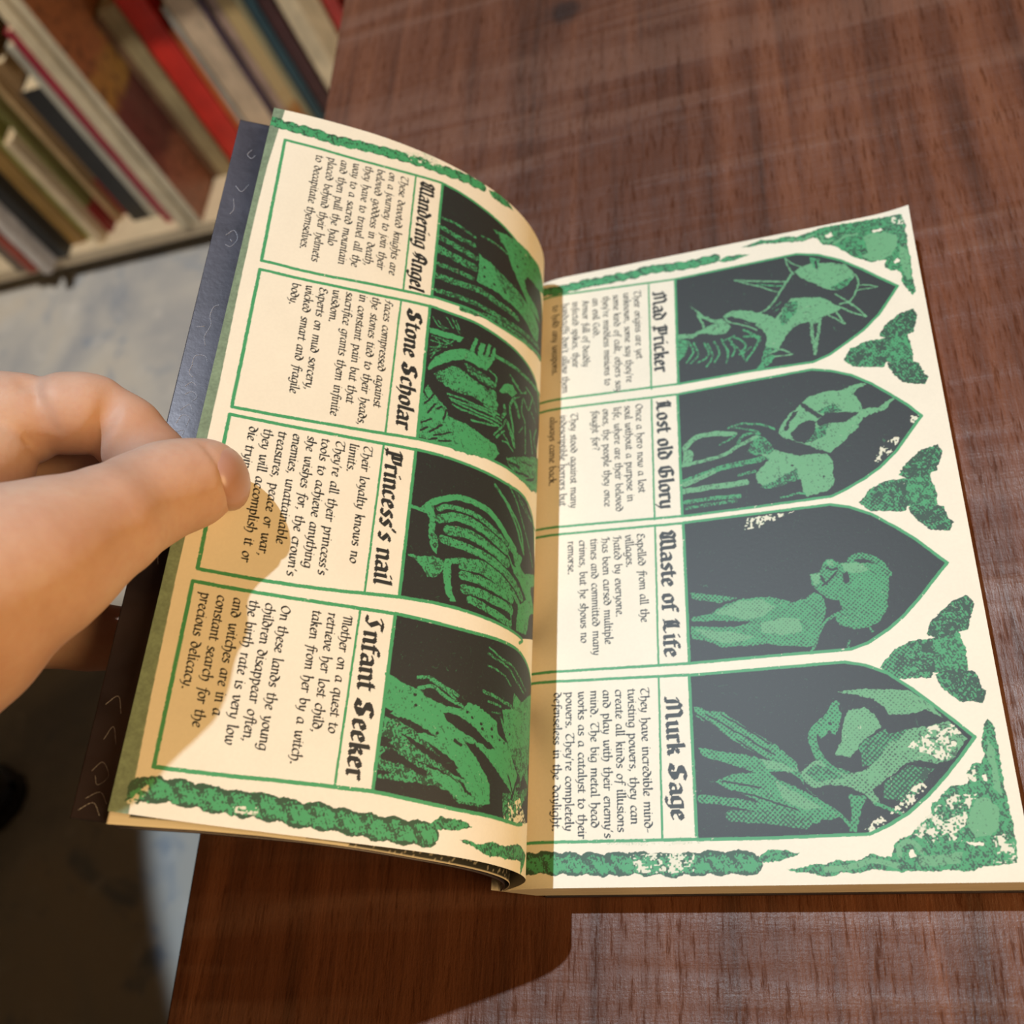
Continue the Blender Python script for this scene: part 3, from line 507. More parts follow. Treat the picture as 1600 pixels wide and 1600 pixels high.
INK_RIGHT=[
('P',9,(53.1,199,93.6,199.8,100.3,197.6,107,193.6,113.5,187.8,118.4,182.9,122.7,178.8,120.2,175.1,115.8,168.8,110.8,164,105.9,160.6,100.1,156.8,94.9,154.9,75.8,155.3,52.8,154.8)),
('P',9,(52.4,150.9,94.1,152.2,99.7,150.6,105.5,147.8,111,143.4,116.2,138,119.7,134.2,123,129.7,119.9,125.7,114.7,118.9,109.8,114.3,105.5,111.4,99.9,108.5,95.7,106.7,72.1,106.2,52.4,106.1)),
('P',9,(52.6,103.9,94.9,104.1,99.9,102.6,105.6,99.5,111,94.9,116.2,90,120,85.5,123,82.1,119.3,77.9,114.7,72.6,110.2,68,105.9,64.5,100.3,61.1,95.8,59.7,74.3,59.6,52.8,59.3)),
('P',9,(52.6,55.9,93.9,56.3,99,55,104.3,52.3,109.2,48,114,43.2,118.2,38.8,122.3,34.4,118.5,29.7,114,24.8,109.5,20.4,104.7,16.5,99.5,13.6,95,11.7,70.8,11.4,52.9,11.5)),
('P',0.1,(92.5,192.4,95.1,194.1,98.1,194.6,103.7,193.5,108.2,191.3,110.5,188.2,110.7,185.9,109.1,184.1,107.3,182.3,104.8,181,101.7,182.6,99.1,185,96,187.7,93.8,189.8)),
('P',0.45,(102.7,183,106.1,184.5,109.3,185.6,109.6,184.6,107.3,182.3,104.8,181)),
('S',0.2,0.5,(89.9,198.8,92.3,195.8,94.6,193.9)),
('S',0.2,0.5,(89.9,198.8,90.9,193.8,92,191.6)),
('P',0.3,(97.8,197.3,100.6,195.9,100,192.2,98.3,192.6)),
('P',9,(99.1,195.7,99.8,195.5,99.9,191.9,99,192.1)),
('S',0.25,0.7,(73,193.4,78.2,192,82.6,190.7,89.8,188.7)),
('S',0.25,0.55,(73,193.4,80,189.3,86.8,184.8)),
('S',0.4,0.6,(80.1,189.8,88.2,187.3)),
('S',0.2,0.75,(91.8,192.3,89.3,188.3,86.5,183.9,83.8,180,81.2,178.1,78.8,177.7)),
('P',0.08,(90.2,181.4,94,181.1,99.1,179.9,101.7,178,105.5,174.3,103.5,172.9,99.7,171.6,95.9,171,92.1,170.3,89.6,169,87.6,167.3,85.9,164,84.8,161.8,83,162.2,80.8,164.5,81.9,167.3,80.7,170.7,78.5,173.1,75.2,175.1,71.9,178.3,69.5,178.3,68.8,179.7,71.6,180.7,77.4,179.3,81.2,177.2,84.8,174.4,87.5,177.9)),
('P',0.5,(86.1,175.1,89.1,180.1,92.4,179.9,91.6,175.7,88.5,172,87,171.1)),
('S',9,0.7,(81.2,177.8,83.5,176.6,85.7,176.4)),
('S',0.5,0.4,(84.2,178.7,85.7,179.6,87.2,180.8)),
('S',0.5,0.4,(84.6,177.3,86,177.9)),
('S',9,0.8,(69.4,177.7,72.4,177.3,75.2,175.7,78.2,173.6)),
('S',0.15,0.6,(68.8,179.1,70.3,176.2,75.1,173.8,78.8,171.1)),
('S',0.2,0.6,(105.5,174.3,107.8,171.9,112.2,169)),
('S',0.2,0.6,(104,179.9,107.5,176,110,172.9,112.2,169)),
('S',0.2,0.6,(105.2,175.6,107.5,175.7,108.7,174.1)),
('S',0.2,0.6,(100.9,172.3,103.2,170.2,105.5,167.6)),
('S',0.2,0.6,(105.5,167.6,104.5,170.8,103.5,173.2)),
('P',0.25,(95.1,171,99.1,171.3,97.8,165.1,96.1,157.3,95.4,157.5,95.2,163.8)),
('P',9,(96.2,169.7,97.8,169.9,96.7,164.7,96,163)),
('S',0.2,0.6,(110.8,186.5,111.5,182.8,110.2,179.4,108.5,176.7,107.1,175.8)),
('S',0.25,0.5,(111,182,113.7,181.5,116.7,180)),
('S',0.25,0.5,(110.3,180,113.5,179.9,116.7,180)),
('P',0.35,(80.7,163.9,85.5,162.3,83.7,159.4,82.1,157,79.6,155.4,77.3,155.3,79.3,157.6,80,160.4)),
('S',0.2,0.7,(82.4,161.1,85.7,161.8,89,159.1)),
('S',0.2,0.6,(89,159,83.7,159.4)),
('P',9,(82.4,160.7,84.8,161.1,86.3,159.7,83.7,159.8)),
('P',0.18,(57.5,186.3,59.7,183.8,62.6,180.5,65.5,178.2,68.5,178.2,70.7,174.2,69.1,172,65.2,172.3,61.3,173.8,58.2,172.2,53.2,173,53.2,174.9,58.8,174,61.9,175.9,60.5,180.3,59.2,183.9)),
('P',9,(61.3,180.5,65.6,176.5,62.5,175.9)),
('P',0.3,(52.7,173.1,56.7,171.6,55.7,166.2,52.9,163.7)),
('S',0.3,0.65,(56.6,171,58.2,166.9,55.9,162.8)),
('S',0.3,0.65,(58.4,170.3,59.7,165.3,57.3,162.4)),
('S',0.3,0.65,(61.6,169.6,63.1,164.6,59.5,162)),
('S',0.3,0.65,(62.8,169,64.3,163.8,62.1,159.9)),
('S',0.3,0.65,(65,169.5,66.5,164.5,64.7,161.2)),
('S',0.3,0.65,(67.3,169.9,69.2,164.6,68.5,160.1)),
('S',0.3,0.65,(70,169.3,71.4,165.3,70.5,162.4)),
('S',0.3,0.65,(71.4,169.6,74,167.8,74.8,165.2,72.7,162.6)),
('S',0.3,0.65,(74.8,169.5,78.8,168,77.9,164.5,74.7,159.4)),
('S',0.3,0.65,(73.4,162.4,76.5,164.8)),
('S',0.3,0.65,(74.5,172.1,79.6,168.2)),
('S',0.3,0.65,(70.3,167.1,72.6,164.8,74.3,160.4)),
('S',0.3,0.65,(68,169.2,71.5,170.2)),
('S',0.3,0.65,(76.8,169.7,79.5,167.2,78.4,165.6)),
('P',0.07,(90.4,140.6,92.2,142.3,96.1,143.3,101.2,142.9,103.1,143.2,105.2,141.3,106.7,138.3,107.2,134.8,111.8,134.8,116.1,137.4,116.3,136.8,113,133.7,106.9,132,105.2,128.8,102.8,127,100.2,124.1,96.8,121.6,94.1,122.6,90.7,125.1,87.1,126.9,84,128.8,82.2,130.3,83.9,133.8,86.6,137.4,89.7,139.8)),
('P',0.12,(101.2,142.9,105,144,108.3,144.5,109.6,143.4,106.3,142.5,105.2,140.7)),
('P',0.5,(94.1,136.6,97,137.7,99.4,138.3,101.4,135.3,96.7,135.3)),
('P',0.55,(93,130.4,97.5,131.7,96,127.6,91.7,126.1,89.8,125.8)),
('P',9,(89.6,140.5,91.1,139.7,96,134.4,94.5,133.8,90,138.8)),
('P',9,(93.9,132.5,96.8,135.6,106.3,134.1,103.8,132.5,102.3,131.4,98.2,131.5,94.9,131)),
('P',9,(86.2,129.9,88.6,133,91.5,133.9,93.7,132.9,93.2,129.8,91.9,127.8,89.8,125.8,86.7,127.2)),
('P',9,(84,131.5,87.3,137.6,89,137.6,86.3,133.9,84.7,130.8)),
('P',0.07,(80.9,125.1,83.6,123.5,88.1,121.9,95.8,121.2,96.9,118.5,96.8,113.1,96.6,110.4,94.2,108.6,89.1,107.5,88,109.5,87.8,113.4,86.6,114.7,82.8,113,78.1,112.1,75.4,114.2,74.7,117.1,76.7,119.5,78.8,121.5,77,124,73.3,125.2,74.5,129,76.6,131,78.4,129.5)),
('P',0.5,(72.8,125.3,74.5,129,76.6,131,78.8,129.2,80.9,125.1,79.4,123.6)),
('P',0.5,(75.8,112.7,80.1,114,83,115.8,86.8,117.4,87.2,113.9,82.7,112.5,79,111.7)),
('P',9,(77.7,134,81.5,132.5,83.1,129.3,88.4,125.5,94.6,122.2,94.5,121.4,89.1,122.3,84.6,123.9,81,126.8,77.5,130.3)),
('S',0.4,0.7,(67.6,135.2,71.6,136,77.8,134.6,81.5,132.5)),
('S',0.45,0.6,(68.1,135.4,72.9,133.9,77.1,132.1)),
('S',0.15,1.7,(54,130.2,57.6,133.4,62.6,133.9,69.4,132.7)),
('P',0.2,(53.3,130.3,55.5,129.3,56.7,128,56.3,125.1,53.3,123.3)),
('S',0.2,1.2,(53.3,123.9,59.7,124.6,66.1,125.8,71.1,128.5,76.1,130.5)),
('S',0.4,0.8,(70.2,128.6,72.3,131.8,77.1,131.5)),
('S',0.5,0.7,(64.9,129.5,67.9,130.8,69.7,132.2)),
('S',0.35,1.8,(53.3,117.8,59.5,119.7,65.9,121.3,76.9,122.3)),
('S',0.2,1.9,(53.2,114.7,61.7,114.9,71.7,115)),
('S',0.2,1.6,(53.3,117,57,118.1,62.5,120.1)),
('S',0.45,1.4,(53.6,110.8,61.5,111,69.6,110.6)),
('S',0.35,0.6,(81.5,108.3,86.1,109,88.3,108.7)),
('S',0.5,1.0,(70,117.8,74.8,118.5)),
('S',0.6,1.0,(53.7,108.8,68.5,109.2)),
('S',0.5,0.8,(73.4,125.8,78.8,122)),
('S',9,0.7,(94.1,113.7,94.1,113.7)),
('S',9,0.7,(85.5,118.8,85.6,118.8)),
('P',7,(108.3,116.7,110.6,121.2,114.9,123.8,116.3,123,113.4,118.8,109.5,115.8)),
('P',7,(120.1,130.1,123,130.7,122,128.1,119.7,126.8)),
('P',0.4,(53.6,72.9,60,73.9,64,76.1,68.4,77.3,72.2,77.6,76.4,76.9,81,75.4,82.8,74.7,85.7,75.9,88.1,77.2,89.8,76,90.5,73.3,90.1,69.8,88.4,65.9,86.6,61.6,82.6,61.7,73.6,63.3,62.3,63.3,58.1,65.5,53.9,66.6,53.7,70.3,61.2,69.3,70.2,69.5,64.6,70.5,54,71.8)),
('P',0.22,(60.5,73.8,67.4,76.8,73.6,76.7,77.2,74.2,74.1,71.4,69.4,70.8,66.1,71.7)),
('P',0.15,(73.1,69.5,78.7,70.4,83.3,69.5,83.9,66.4,78.3,65.4,72.9,66.9)),
('P',0.25,(54.9,69.1,64.5,67.7,71.4,65.5,64.3,64.1,57.2,66.8)),
('P',9,(53.8,71.8,62.3,71.3,70.8,69.9,66,69,55,70.3)),
('P',0.5,(53.6,80.7,57.8,80.1,67,77.8,62.5,76.7,54.3,78.8)),
('P',0.42,(87.4,82.8,90,83.1,92,86.8,93.6,86.7,95.8,85.3,98.5,85.5,101.2,84.9,103.8,84.3,106.4,83,108,79.7,107.4,75.1,106.5,71.2,104.5,67.4,101.2,65.7,97.2,65.1,93.9,66.9,92.4,70.1,94.8,71.4,94.2,74,91.1,75.3,89.5,77.1,87.6,79.4)),
('P',0.08,(96.2,85.2,101.6,84.6,103.2,82.3,99.5,81.6,96.4,82.6)),
('P',0.1,(87.4,82.6,90,82.8,89.8,79.7,88.2,79.3)),
('P',0.15,(92.3,86.5,93.8,86.1,93.8,84.5,92.2,84.7)),
('P',0.3,(97.6,81.4,103.1,81.8,106.3,78.8,106.2,74.2,103.3,75.6,98.6,77.6)),
('P',9,(95.8,82.1,97.5,82.6,97.5,79.8,96.2,78.8)),
('S',9,0.7,(90.3,81.7,90.9,80.3,91.7,79.3)),
('S',9,0.7,(92,84.1,93.3,83.4,94.5,83.8)),
('S',9,0.6,(90.5,79,92.5,80.4,94.6,82.8)),
('S',0.5,1.8,(98.6,86,101,87,104,85.8,106.4,83.5,107.9,80.5)),
('S',0.45,0.8,(85.8,60.2,87.2,62.5,88.3,65.4,90.4,68.3,92.3,69.6)),
('S',0.5,0.6,(95.2,60.4,95.8,62.2)),
('S',0.5,0.5,(100.9,66.2,101.9,64.2)),
('P',7,(70.2,99.3,71.4,102.9,78.4,103.3,83.2,103,86.2,103.7,79.2,101.2,74.1,99.1)),
('P',0.42,(53.6,46.9,56.6,45.6,61.2,44.8,65.9,41.1,70.6,37.7,74.3,35,77.8,31.6,79.5,29.6,79.8,27.6,76.6,28.2,72.1,31.4,67.5,34.1,62.8,37.4,58,41.9,54,43.7)),
('S',9,0.5,(56.6,44.5,65.8,38.3,74.1,32.3)),
('S',9,0.5,(61.1,43.7,67.3,39.7,72.9,35.4)),
('S',9,0.5,(54.1,44.7,59.9,40.2)),
('S',9,0.5,(64.7,36.8,71.2,31.9)),
('P',0.38,(54.4,35.4,60.6,34,69.3,32,75.7,29.3,80.3,27.1,80.9,23.7,84.3,20.7,87.7,18.3,88.8,16.4,86.5,15.1,80.2,15.8,73.9,17.8,68.5,20.9,62.9,23.5,58.2,26.1,63.2,27.9,69,28.1,64.3,29.8,55.6,32.8)),
('P',0.2,(70.2,31.5,76.7,29.7,79.4,28.1,77.5,27.7,71.9,28.9)),
('P',0.22,(73.6,25.5,79.8,21.9,85,18.4,80.4,18.1,75.1,21.1)),
('P',9,(72.1,28,77.5,27.8,79.8,25.7,81.3,23.2,84.3,20.7,79.5,23.3,74.5,25.9)),
('P',9,(54.5,31.8,67.6,28.6,60.3,27.9,54.9,28.8)),
('S',9,0.5,(62.9,23.5,70.4,21.3,78.6,18.1)),
('S',9,0.5,(60.2,26.1,69.7,24.2)),
('S',0.5,2.2,(54.6,21.9,62.8,20.6,72.1,18.4,82.9,15.7)),
('S',0.7,3.0,(62.1,17.3,73.8,16,80.1,14.8)),
('S',0.4,2.0,(90.4,44.9,88.1,41.5,85.1,39.1,83.7,36.2,84.5,32.7,85.7,30.2,88.2,27.7,91.2,26.6)),
('P',0.3,(84.6,38.7,88.1,41.5,90.4,44.9,91.7,42.2,90.7,38.8,89.6,36.9,87.7,37,85.8,36.1)),
('S',9,1.0,(88.5,39.9,88.5,39.9)),
('S',9,1.0,(88.2,37.5,88.3,37.5)),
('S',9,1.0,(89.5,35.9,89.5,35.9)),
('P',0.15,(91.7,39.2,93.5,43.1,97.7,43.6,100.1,40.7,100.7,38.2,96.7,35,94.6,32.7,92.6,30.8,89,31.5,90.7,34.8)),
('P',0.2,(91,48.4,95.5,48.6,104.7,48.1,109.2,47.3,113.2,43.8,115.7,39.7,112,41.9,108.3,41.1,103.4,41.2,102.3,43.5,99.8,45.5,96.2,47)),
('P',0.72,(95.2,34.1,101.6,37.6,103.1,35.1,107.4,37.8,102.9,33.7,98.3,29.1,95.1,28.3)),
('P',0.28,(102.4,33.7,106.9,37.3,112.4,37.9,116.9,38.9,120.5,34.1,116.3,28.9,112.3,28.4,109,29.5,104.9,28.3,101.9,25.6,99,23.9,97.1,22.6,98.5,19.3,97.5,18.4,95.2,21.2,91.8,23.3,87.4,24.1,82.7,23.6,80.6,25.6,79.8,27.6,82.3,29.4,85.2,30.7,86.8,27.8,91.2,26.6,95.4,27.3,98.8,29.6)),
('P',0.6,(81.2,27.5,84.2,29.3,88.6,27.2,90.7,25.7,83.8,25)),
('P',0.1,(94.9,26.9,99.6,28.6,98.2,24.9,96.4,24)),
('P',0.1,(102.6,31.3,107.4,33.9,111.9,34.6,107.1,32)),
('P',9,(103,40,108.3,41.1,112.4,41.4,116.3,39,112.3,37.8,107.4,37.7,103.6,35.5)),
('P',0.75,(102.7,36.1,106.9,37.3,103.8,34.1)),
('P',0.4,(91.2,21.4,95.3,20.8,93.5,16.7,92,12.4,90.6,12.5,91.5,16.8)),
('S',0.3,0.9,(97.5,18.9,100.9,17.4,102.9,16.4)),
('S',0.35,0.7,(87.6,17.8,90,15,91.2,13.1)),
('P',0.8,(99.9,23.8,106.6,28.2,111.7,27,105.4,19,99.5,20.1)),
('S',9,0.5,(98.9,44.3,99.8,45.5)),
('S',9,0.5,(99.9,42.7,101.2,43.9)),
('S',9,0.5,(100.4,41.2,102.1,42)),
('S',9,0.5,(100.7,39.6,102.6,40.3)),
('S',9,0.5,(100.8,38.7,102.8,38.8)),
('P',7,(106.3,32.5,112.4,37.9,117.7,38.1,120.5,34.1,115.4,28.5,110.9,30.8)),
('P',7,(93.8,13.1,98.1,16.1,99.6,14.2,94.1,11.7)),
('P',7,(100.3,16.5,108.3,24.4,109.8,22.5,102.8,15.5)),
('R',6.0,(4.2,6.8,7.4,6.6,13.1,6.5,18.9,6.2,26.1,6,33.2,5.9,40.1,5.8,46.9,5.4,53.7,5.6,60.3,5.7,66.2,5.6)),
('P',0.35,(67.8,6.5,70.5,8.6,74.3,8.3,78.3,7.5,73.7,6,69.4,5.5)),
('P',7,(35.5,8.1,52,8.6,51.8,3.4,37.3,3.6)),
('P',7,(28.4,12.2,54,12,53.9,10.3,28.4,10.7)),
('P',0.38,(75.1,3.8,80.6,4.6,84.3,4.8,86.8,5.9,89.3,5.5,91.4,5.6,95.1,7.1,97.8,6.2,99.5,6.3,100.3,8.8,102.1,10.5,104.2,10.8,105.5,12.6,109.4,15.7,110.2,18.9,111.2,18.9,112.9,21,115.2,22.4,117.9,22.7,119.5,23.7,119.1,25.9,120.8,27.7,122.5,28,123.8,29.8,123.4,32.5,124.5,36.2,126,38.9,127.1,36.9,127,32.3,127.2,27.4,126.9,19.8,127.2,14,127.5,9.2,126.7,4.4,123.3,4.1,119.3,3.8,116.9,2.9,108.3,3,101.5,2.8,94.7,3.2,90.4,2.6,87.6,2.7,84.3,2,80.5,2.8,76.9,3)),
('P',0.03,(117.2,13.7,120.1,19.3,123.2,19.5,125,16.6,124,12.4,122.1,10.7,118.7,10.4)),
('P',0.05,(125.2,33.9,126.1,31.2,126.2,25.6,125.9,19.8,124.5,21.3,125,26.4,124.1,29.4)),
('S',0.08,1.2,(101.2,6.3,101.5,8.4,103.4,9.8,105.4,9,106.2,7.2)),
('S',0.08,1.4,(84.1,3.6,89.5,4,94.2,5.4,98.3,4.8,100.3,4.2)),
('P',0.2,(105.3,6.2,115.5,7,114.5,4.3,105,4.1)),
('P',8,(103.1,7.3,104.2,8,105,6.5,103.6,5.9)),
('P',8,(122.3,24.7,123.4,25,123.5,23.1,122.5,23.6)),
('P',8,(116.5,9.5,120.3,9.1,120.2,8.4,117.1,8.7)),
('P',7,(104.7,11.9,110.3,17.1,115.3,20.9,120.6,20.4,117.5,15.1,116,9.8,109.1,8.9)),
('P',7,(119.2,26.3,121.5,27.7,120.8,23.3,119.4,23.3)),
('P',7,(122,10.3,126.8,11.2,126.6,4.4,121.7,4.5)),
('P',0.4,(75.8,207.2,82.3,209,87.4,207.8,91,208.2,94.4,207.3,99.2,208.1,103.1,208.9,107.8,209,115.3,208.5,120.9,208.2,127.1,207.5,128,202.8,127.7,195.1,127.8,187.5,127.5,180.1,127.5,176.2,126.7,174.2,125.2,176.3,124,180.5,124.7,183.3,123.2,185.2,121.4,185.3,119.9,187.5,120.5,189.9,118.8,190.6,116.5,190.1,113.5,192.2,110.4,194.6,108.8,197.1,105,200.4,102.4,201.4,100.8,204.5,99.7,205.6,95.8,204.5,91.2,205.8,87.3,206,83.4,207.3,79.3,206.8)),
('P',0.05,(114.9,201.7,117.6,202.3,122,201.8,125,199.4,124.8,195.3,122.6,191.9,118.8,190.3,116.3,191,113.3,193.8,115.7,195.7)),
('P',0.75,(113.2,196.4,115.5,196.8,115.6,194.7,113.7,194.2)),
('P',0.08,(125.1,194.8,127.4,192.6,127.3,181.1,125.8,180.5,124.5,187.3)),
('S',0.12,0.9,(105.8,201,109.4,203.2,113.2,203.5)),
('P',0.7,(117.7,203.5,121.8,203.7,124.2,202.2,123.8,201.6,121,202.6)),
('S',0.12,0.9,(91.6,206.7,95.8,205.6,99.8,206.6)),
('S',0.12,0.9,(102,205.7,102.9,202.8,105.6,202.6)),
('P',8,(103.4,205.5,105.2,206.2,105.9,204.8,104.2,204.1)),
('P',8,(117.7,203.3,120.7,203.7,121.2,203,118,202.4)),
('P',8,(122.8,188.7,124.2,189.9,124.5,188.3,123.1,187.6)),
('P',7,(124.1,207,127.3,206.1,127.3,203,124.1,204.4)),
('R',4.0,(2.7,206.1,5.5,205.5,11,204.4,16.1,204.6,22.6,204.9,27.6,204.6,33.5,204.7,38.4,204.7,43.2,205.4,48,205.1,52.8,204.5,57.5,204.2,62.2,204.5,66.6,204.7)),
('P',0.35,(67.7,203.4,70.5,204.5,74.6,204.3,78.7,203.6,73.1,202.3,69.9,202.2)),
('P',0.4,(116.6,159.4,122.9,159.7,123.6,153.1,123.3,149.3,118.7,149.5,115.2,150.6)),
('P',0.7,(115,160.7,116.8,164.2,121.8,168.1,125.9,169.1,127,166.3,125.4,162.3,124.7,160,121.7,159.4,117.7,158.9)),
('P',0.7,(115.8,149.9,120.9,150.3,125,148.5,125.8,144.2,126.8,143,125.4,140.4,120.5,141.7,117.1,145.7)),
('P',0.55,(103.5,153.9,106.5,157.7,111.1,159.6,117,159.5,115.8,150.9,115,149,111.4,149.4,106.5,150.7)),
('P',0.92,(106.9,155.2,109.4,157.1,110.2,154.5,108.4,151.9,106.7,152.8)),
('P',0.92,(113.5,158.1,116.6,158.9,116.1,155.1,113.7,156.1)),
('P',0.9,(114,152.7,116.2,152.7,115.9,150.4,114.1,150.8)),
('P',0.4,(116.2,109.5,122.6,110.2,123.3,103.8,123,100.1,118.2,100.1,114.7,100.8)),
('P',0.7,(114.5,110.7,116.4,114.3,121.5,118.3,125.7,119.5,126.8,116.9,125.2,112.8,124.5,110.6,121.4,109.8,117.3,109.2)),
('P',0.7,(115.3,100.3,120.5,100.9,124.7,99.4,125.5,95.2,126.5,94.2,125.1,91.5,120.1,92.6,116.7,96.3)),
('P',0.55,(102.7,103.5,105.8,107.3,110.6,109.4,116.6,109.7,115.3,101.2,114.5,99.3,110.8,99.6,105.8,100.5)),
('P',0.92,(106.2,104.9,108.7,106.9,109.6,104.4,107.8,101.8,106,102.6)),
('P',0.92,(113,108.1,116.1,109,115.7,105.4,113.2,106.2)),
('P',0.9,(113.5,102.9,115.7,103,115.4,100.8,113.6,101)),
('P',0.4,(116.5,61.1,123.1,62.2,123.8,55.5,123.4,51.7,118.5,51.3,114.9,51.9)),
('P',0.7,(114.8,62.2,116.8,66,122.1,70.6,126.5,72.2,127.7,69.5,125.8,65.1,125.1,62.7,121.9,61.7,117.6,60.8)),
('P',0.7,(115.5,51.4,120.9,52.4,125.1,51.1,125.9,46.8,127,45.8,125.4,42.9,120.3,43.6,116.8,47.3)),
('P',0.55,(102.5,53.9,105.8,58,110.7,60.6,116.9,61.2,115.5,52.3,114.6,50.3,110.9,50.3,105.7,51)),
('P',0.92,(106.2,55.5,108.8,57.8,109.6,55.2,107.8,52.5,105.9,53.1)),
('P',0.92,(113.2,59.4,116.5,60.6,115.9,56.7,113.4,57.4)),
('P',0.9,(113.6,53.9,116,54.2,115.6,51.9,113.8,52)),
('S',5,0.85,(53.1,199,93.6,199.8,100.3,197.6,107,193.6,113.5,187.8,118.4,182.9,122.7,178.8,120.2,175.1,115.8,168.8,110.8,164,105.9,160.6,100.1,156.8,94.9,154.9,75.8,155.3,52.8,154.8,53.1,199)),
('S',5,0.85,(52.4,150.9,94.1,152.2,99.7,150.6,105.5,147.8,111,143.4,116.2,138,119.7,134.2,123,129.7,119.9,125.7,114.7,118.9,109.8,114.3,105.5,111.4,99.9,108.5,95.7,106.7,72.1,106.2,52.4,106.1,52.4,150.9)),
('S',5,0.85,(52.6,103.9,94.9,104.1,99.9,102.6,105.6,99.5,111,94.9,116.2,90,120,85.5,123,82.1,119.3,77.9,114.7,72.6,110.2,68,105.9,64.5,100.3,61.1,95.8,59.7,74.3,59.6,52.8,59.3,52.6,103.9)),
('S',5,0.85,(52.6,55.9,93.9,56.3,99,55,104.3,52.3,109.2,48,114,43.2,118.2,38.8,122.3,34.4,118.5,29.7,114,24.8,109.5,20.4,104.7,16.5,99.5,13.6,95,11.7,70.8,11.4,52.9,11.5,52.6,55.9)),
('S',5,0.85,(-3.7,203.1,52.8,199)),
('S',5,0.85,(-1.7,157.1,52.4,154.9)),
('S',5,0.85,(-1.6,153.3,52.3,150.9)),
('S',5,0.85,(0.4,108.3,52.4,106.2)),
('S',5,0.85,(0.6,105.5,52.3,103.8)),
('S',5,0.85,(2.8,60.2,52.6,59.3)),
('S',5,0.85,(3,57.3,52.5,56)),
('S',5,0.85,(5.1,11.9,52.8,11.6)),
('S',5,0.6,(43.9,198.8,44,154.6)),
('S',5,0.6,(43.9,150.5,44,106.2)),
('S',5,0.6,(44.1,103.7,44.1,59.4)),
('S',5,0.6,(44.1,56,44,11.7)),
]
TEXT_LEFT=[(0, [41.22, 197.03, 15.12, 195.19], 0, [41.87, 158.8], ['These devoted knights are', 'on a journey to join their', 'beloved goddess in death,', 'they have to travel all the', 'way to a sacred mountain', 'and then pull the halo', 'placed behind their helmets', 'to decapitate themselves.']), (0, [42.03, 149.64, 15.68, 146.68], 1, [39.43, 106.65], ['Faces compressed against', 'the stones tied to their heads,', 'in constant pain but that', 'sacrifice grants them infinite', 'wisdom.', 'Experts on mud sorcery,', 'wicked smart and fragile', 'body.']), (0, [42.08, 100.96, 12.23, 98.69], 2, [35.37, 62.18], ['Their loyalty knows no', 'limits.', "They're all their princess's", 'tools to achieve anything', "she wishes for, the crown's", 'enemies, unattainable', 'treasures, peace or war,', 'they will accomplish it or', 'die trying.']), (0, [43.2, 53.08, 9.23, 51.89], 2, [36.05, 15.35], ['Mother on a quest to', 'retrieve her lost child,', 'taken from her by a witch.', '', 'On these lands the young', 'children disappear often,', 'the birth rate is very low', 'and witches are in a', 'constant search for the', 'precious delicacy.']), (1, [47.65, 198.5, 47.65, 198.5], 0, [48.51, 156.26], ['Wandering Angel']), (1, [48.87, 149.46, 48.87, 149.46], 0, [50.02, 109.25], ['Stone Scholar']), (1, [48.32, 102.15, 48.32, 102.15], 0, [49.56, 62.96], ["Princess's nail"]), (1, [48.79, 54.24, 48.79, 54.24], 0, [49.06, 14.07], ['Infant Seeker'])]
TEXT_RIGHT=[(0, [38.66, 196.92, 9.25, 197.53], 2, [32.15, 155.52], ['Their origins are yet', "unknown, some say they're", 'some kind of cult, others say', "they're mindless minions to", 'an evil God.', 'Armor full of deadly', 'infected spikes, their', "handcuffs don't allow them", 'to hold any weapons.']), (0, [38.7, 149.5, 9.57, 149.71], 2, [32.08, 110.44], ['Once a hero now a lost', 'soul without a purpose in', 'life, where are their beloved', 'ones, the people they once', 'fought for?', '', 'They stood against many', 'indescriptible horrors but', 'always came back.']), (0, [38.5, 101.99, 16.79, 102.06], 4, [25.17, 63.98], ['Expelled from all the', 'villages.', 'Hated by everyone.', 'Has been cursed multiple', 'times and committed many', 'crimes, but he shows no', 'remorse.']), (0, [38.84, 53.06, 13.62, 53.57], 6, [17.78, 14.55], ['They have incredible mind-', 'twisting powers, they can', 'create all kinds of illusions', "and play with their enemy's", 'mind. The big metal head', 'works as a catalyst to their', "powers. They're completely", 'defenseless in the daylight.']), (1, [45.29, 194.95, 45.29, 194.95], 0, [45.27, 160.69], ['Mad Pricker']), (1, [45.54, 149.54, 45.54, 149.54], 0, [45.68, 109.42], ['Lost old Glory']), (1, [45.5, 101.98, 45.5, 101.98], 0, [45.9, 61.59], ['Waste of Life']), (1, [45.65, 49.94, 45.65, 49.94], 0, [46.57, 16.44], ['Murk Sage'])]

CELL = .16
def resample(P, n=261):
    P = np.array(P, float)
    def eq(Q):
        d = np.r_[0, np.cumsum(np.linalg.norm(np.diff(Q, axis=0), axis=1))]; t = np.linspace(0, d[-1], n)
        return np.stack([np.interp(t, d, Q[:, k]) for k in range(Q.shape[1])], 1)
    Q = eq(P)
    for _ in range(240): Q[1:-1] = Q[1:-1]*.5+.25*(Q[:-2]+Q[2:])
    return eq(Q)
TOP = resample([(-31.5, 96.5), (-24.7, 92.2), (-16.8, 86.5), (-4.1, 76.8), (8.1, 64.7), (16.8, 53.5), (23.6, 41.7), (27.5, 30.0), (28.4, 18.7), (27.4, 9.1), (23.5, 1.0), (18, -3)])
BOT = resample([(-35.2, 94.0), (-32.3, 91.0), (-24.3, 82.8), (-16.7, 76.0), (-6.3, 67), (1.7, 60.2), (9.5, 53.5), (19.2, 44.8), (24.9, 37.6), (28.4, 31.0), (30.3, 24.0), (30.9, 17), (30.2, 12), (28.2, 8.0), (24, 3.0), (18, -3)])
def clen(Q): return np.linalg.norm(np.diff(Q, axis=0), axis=1).sum()
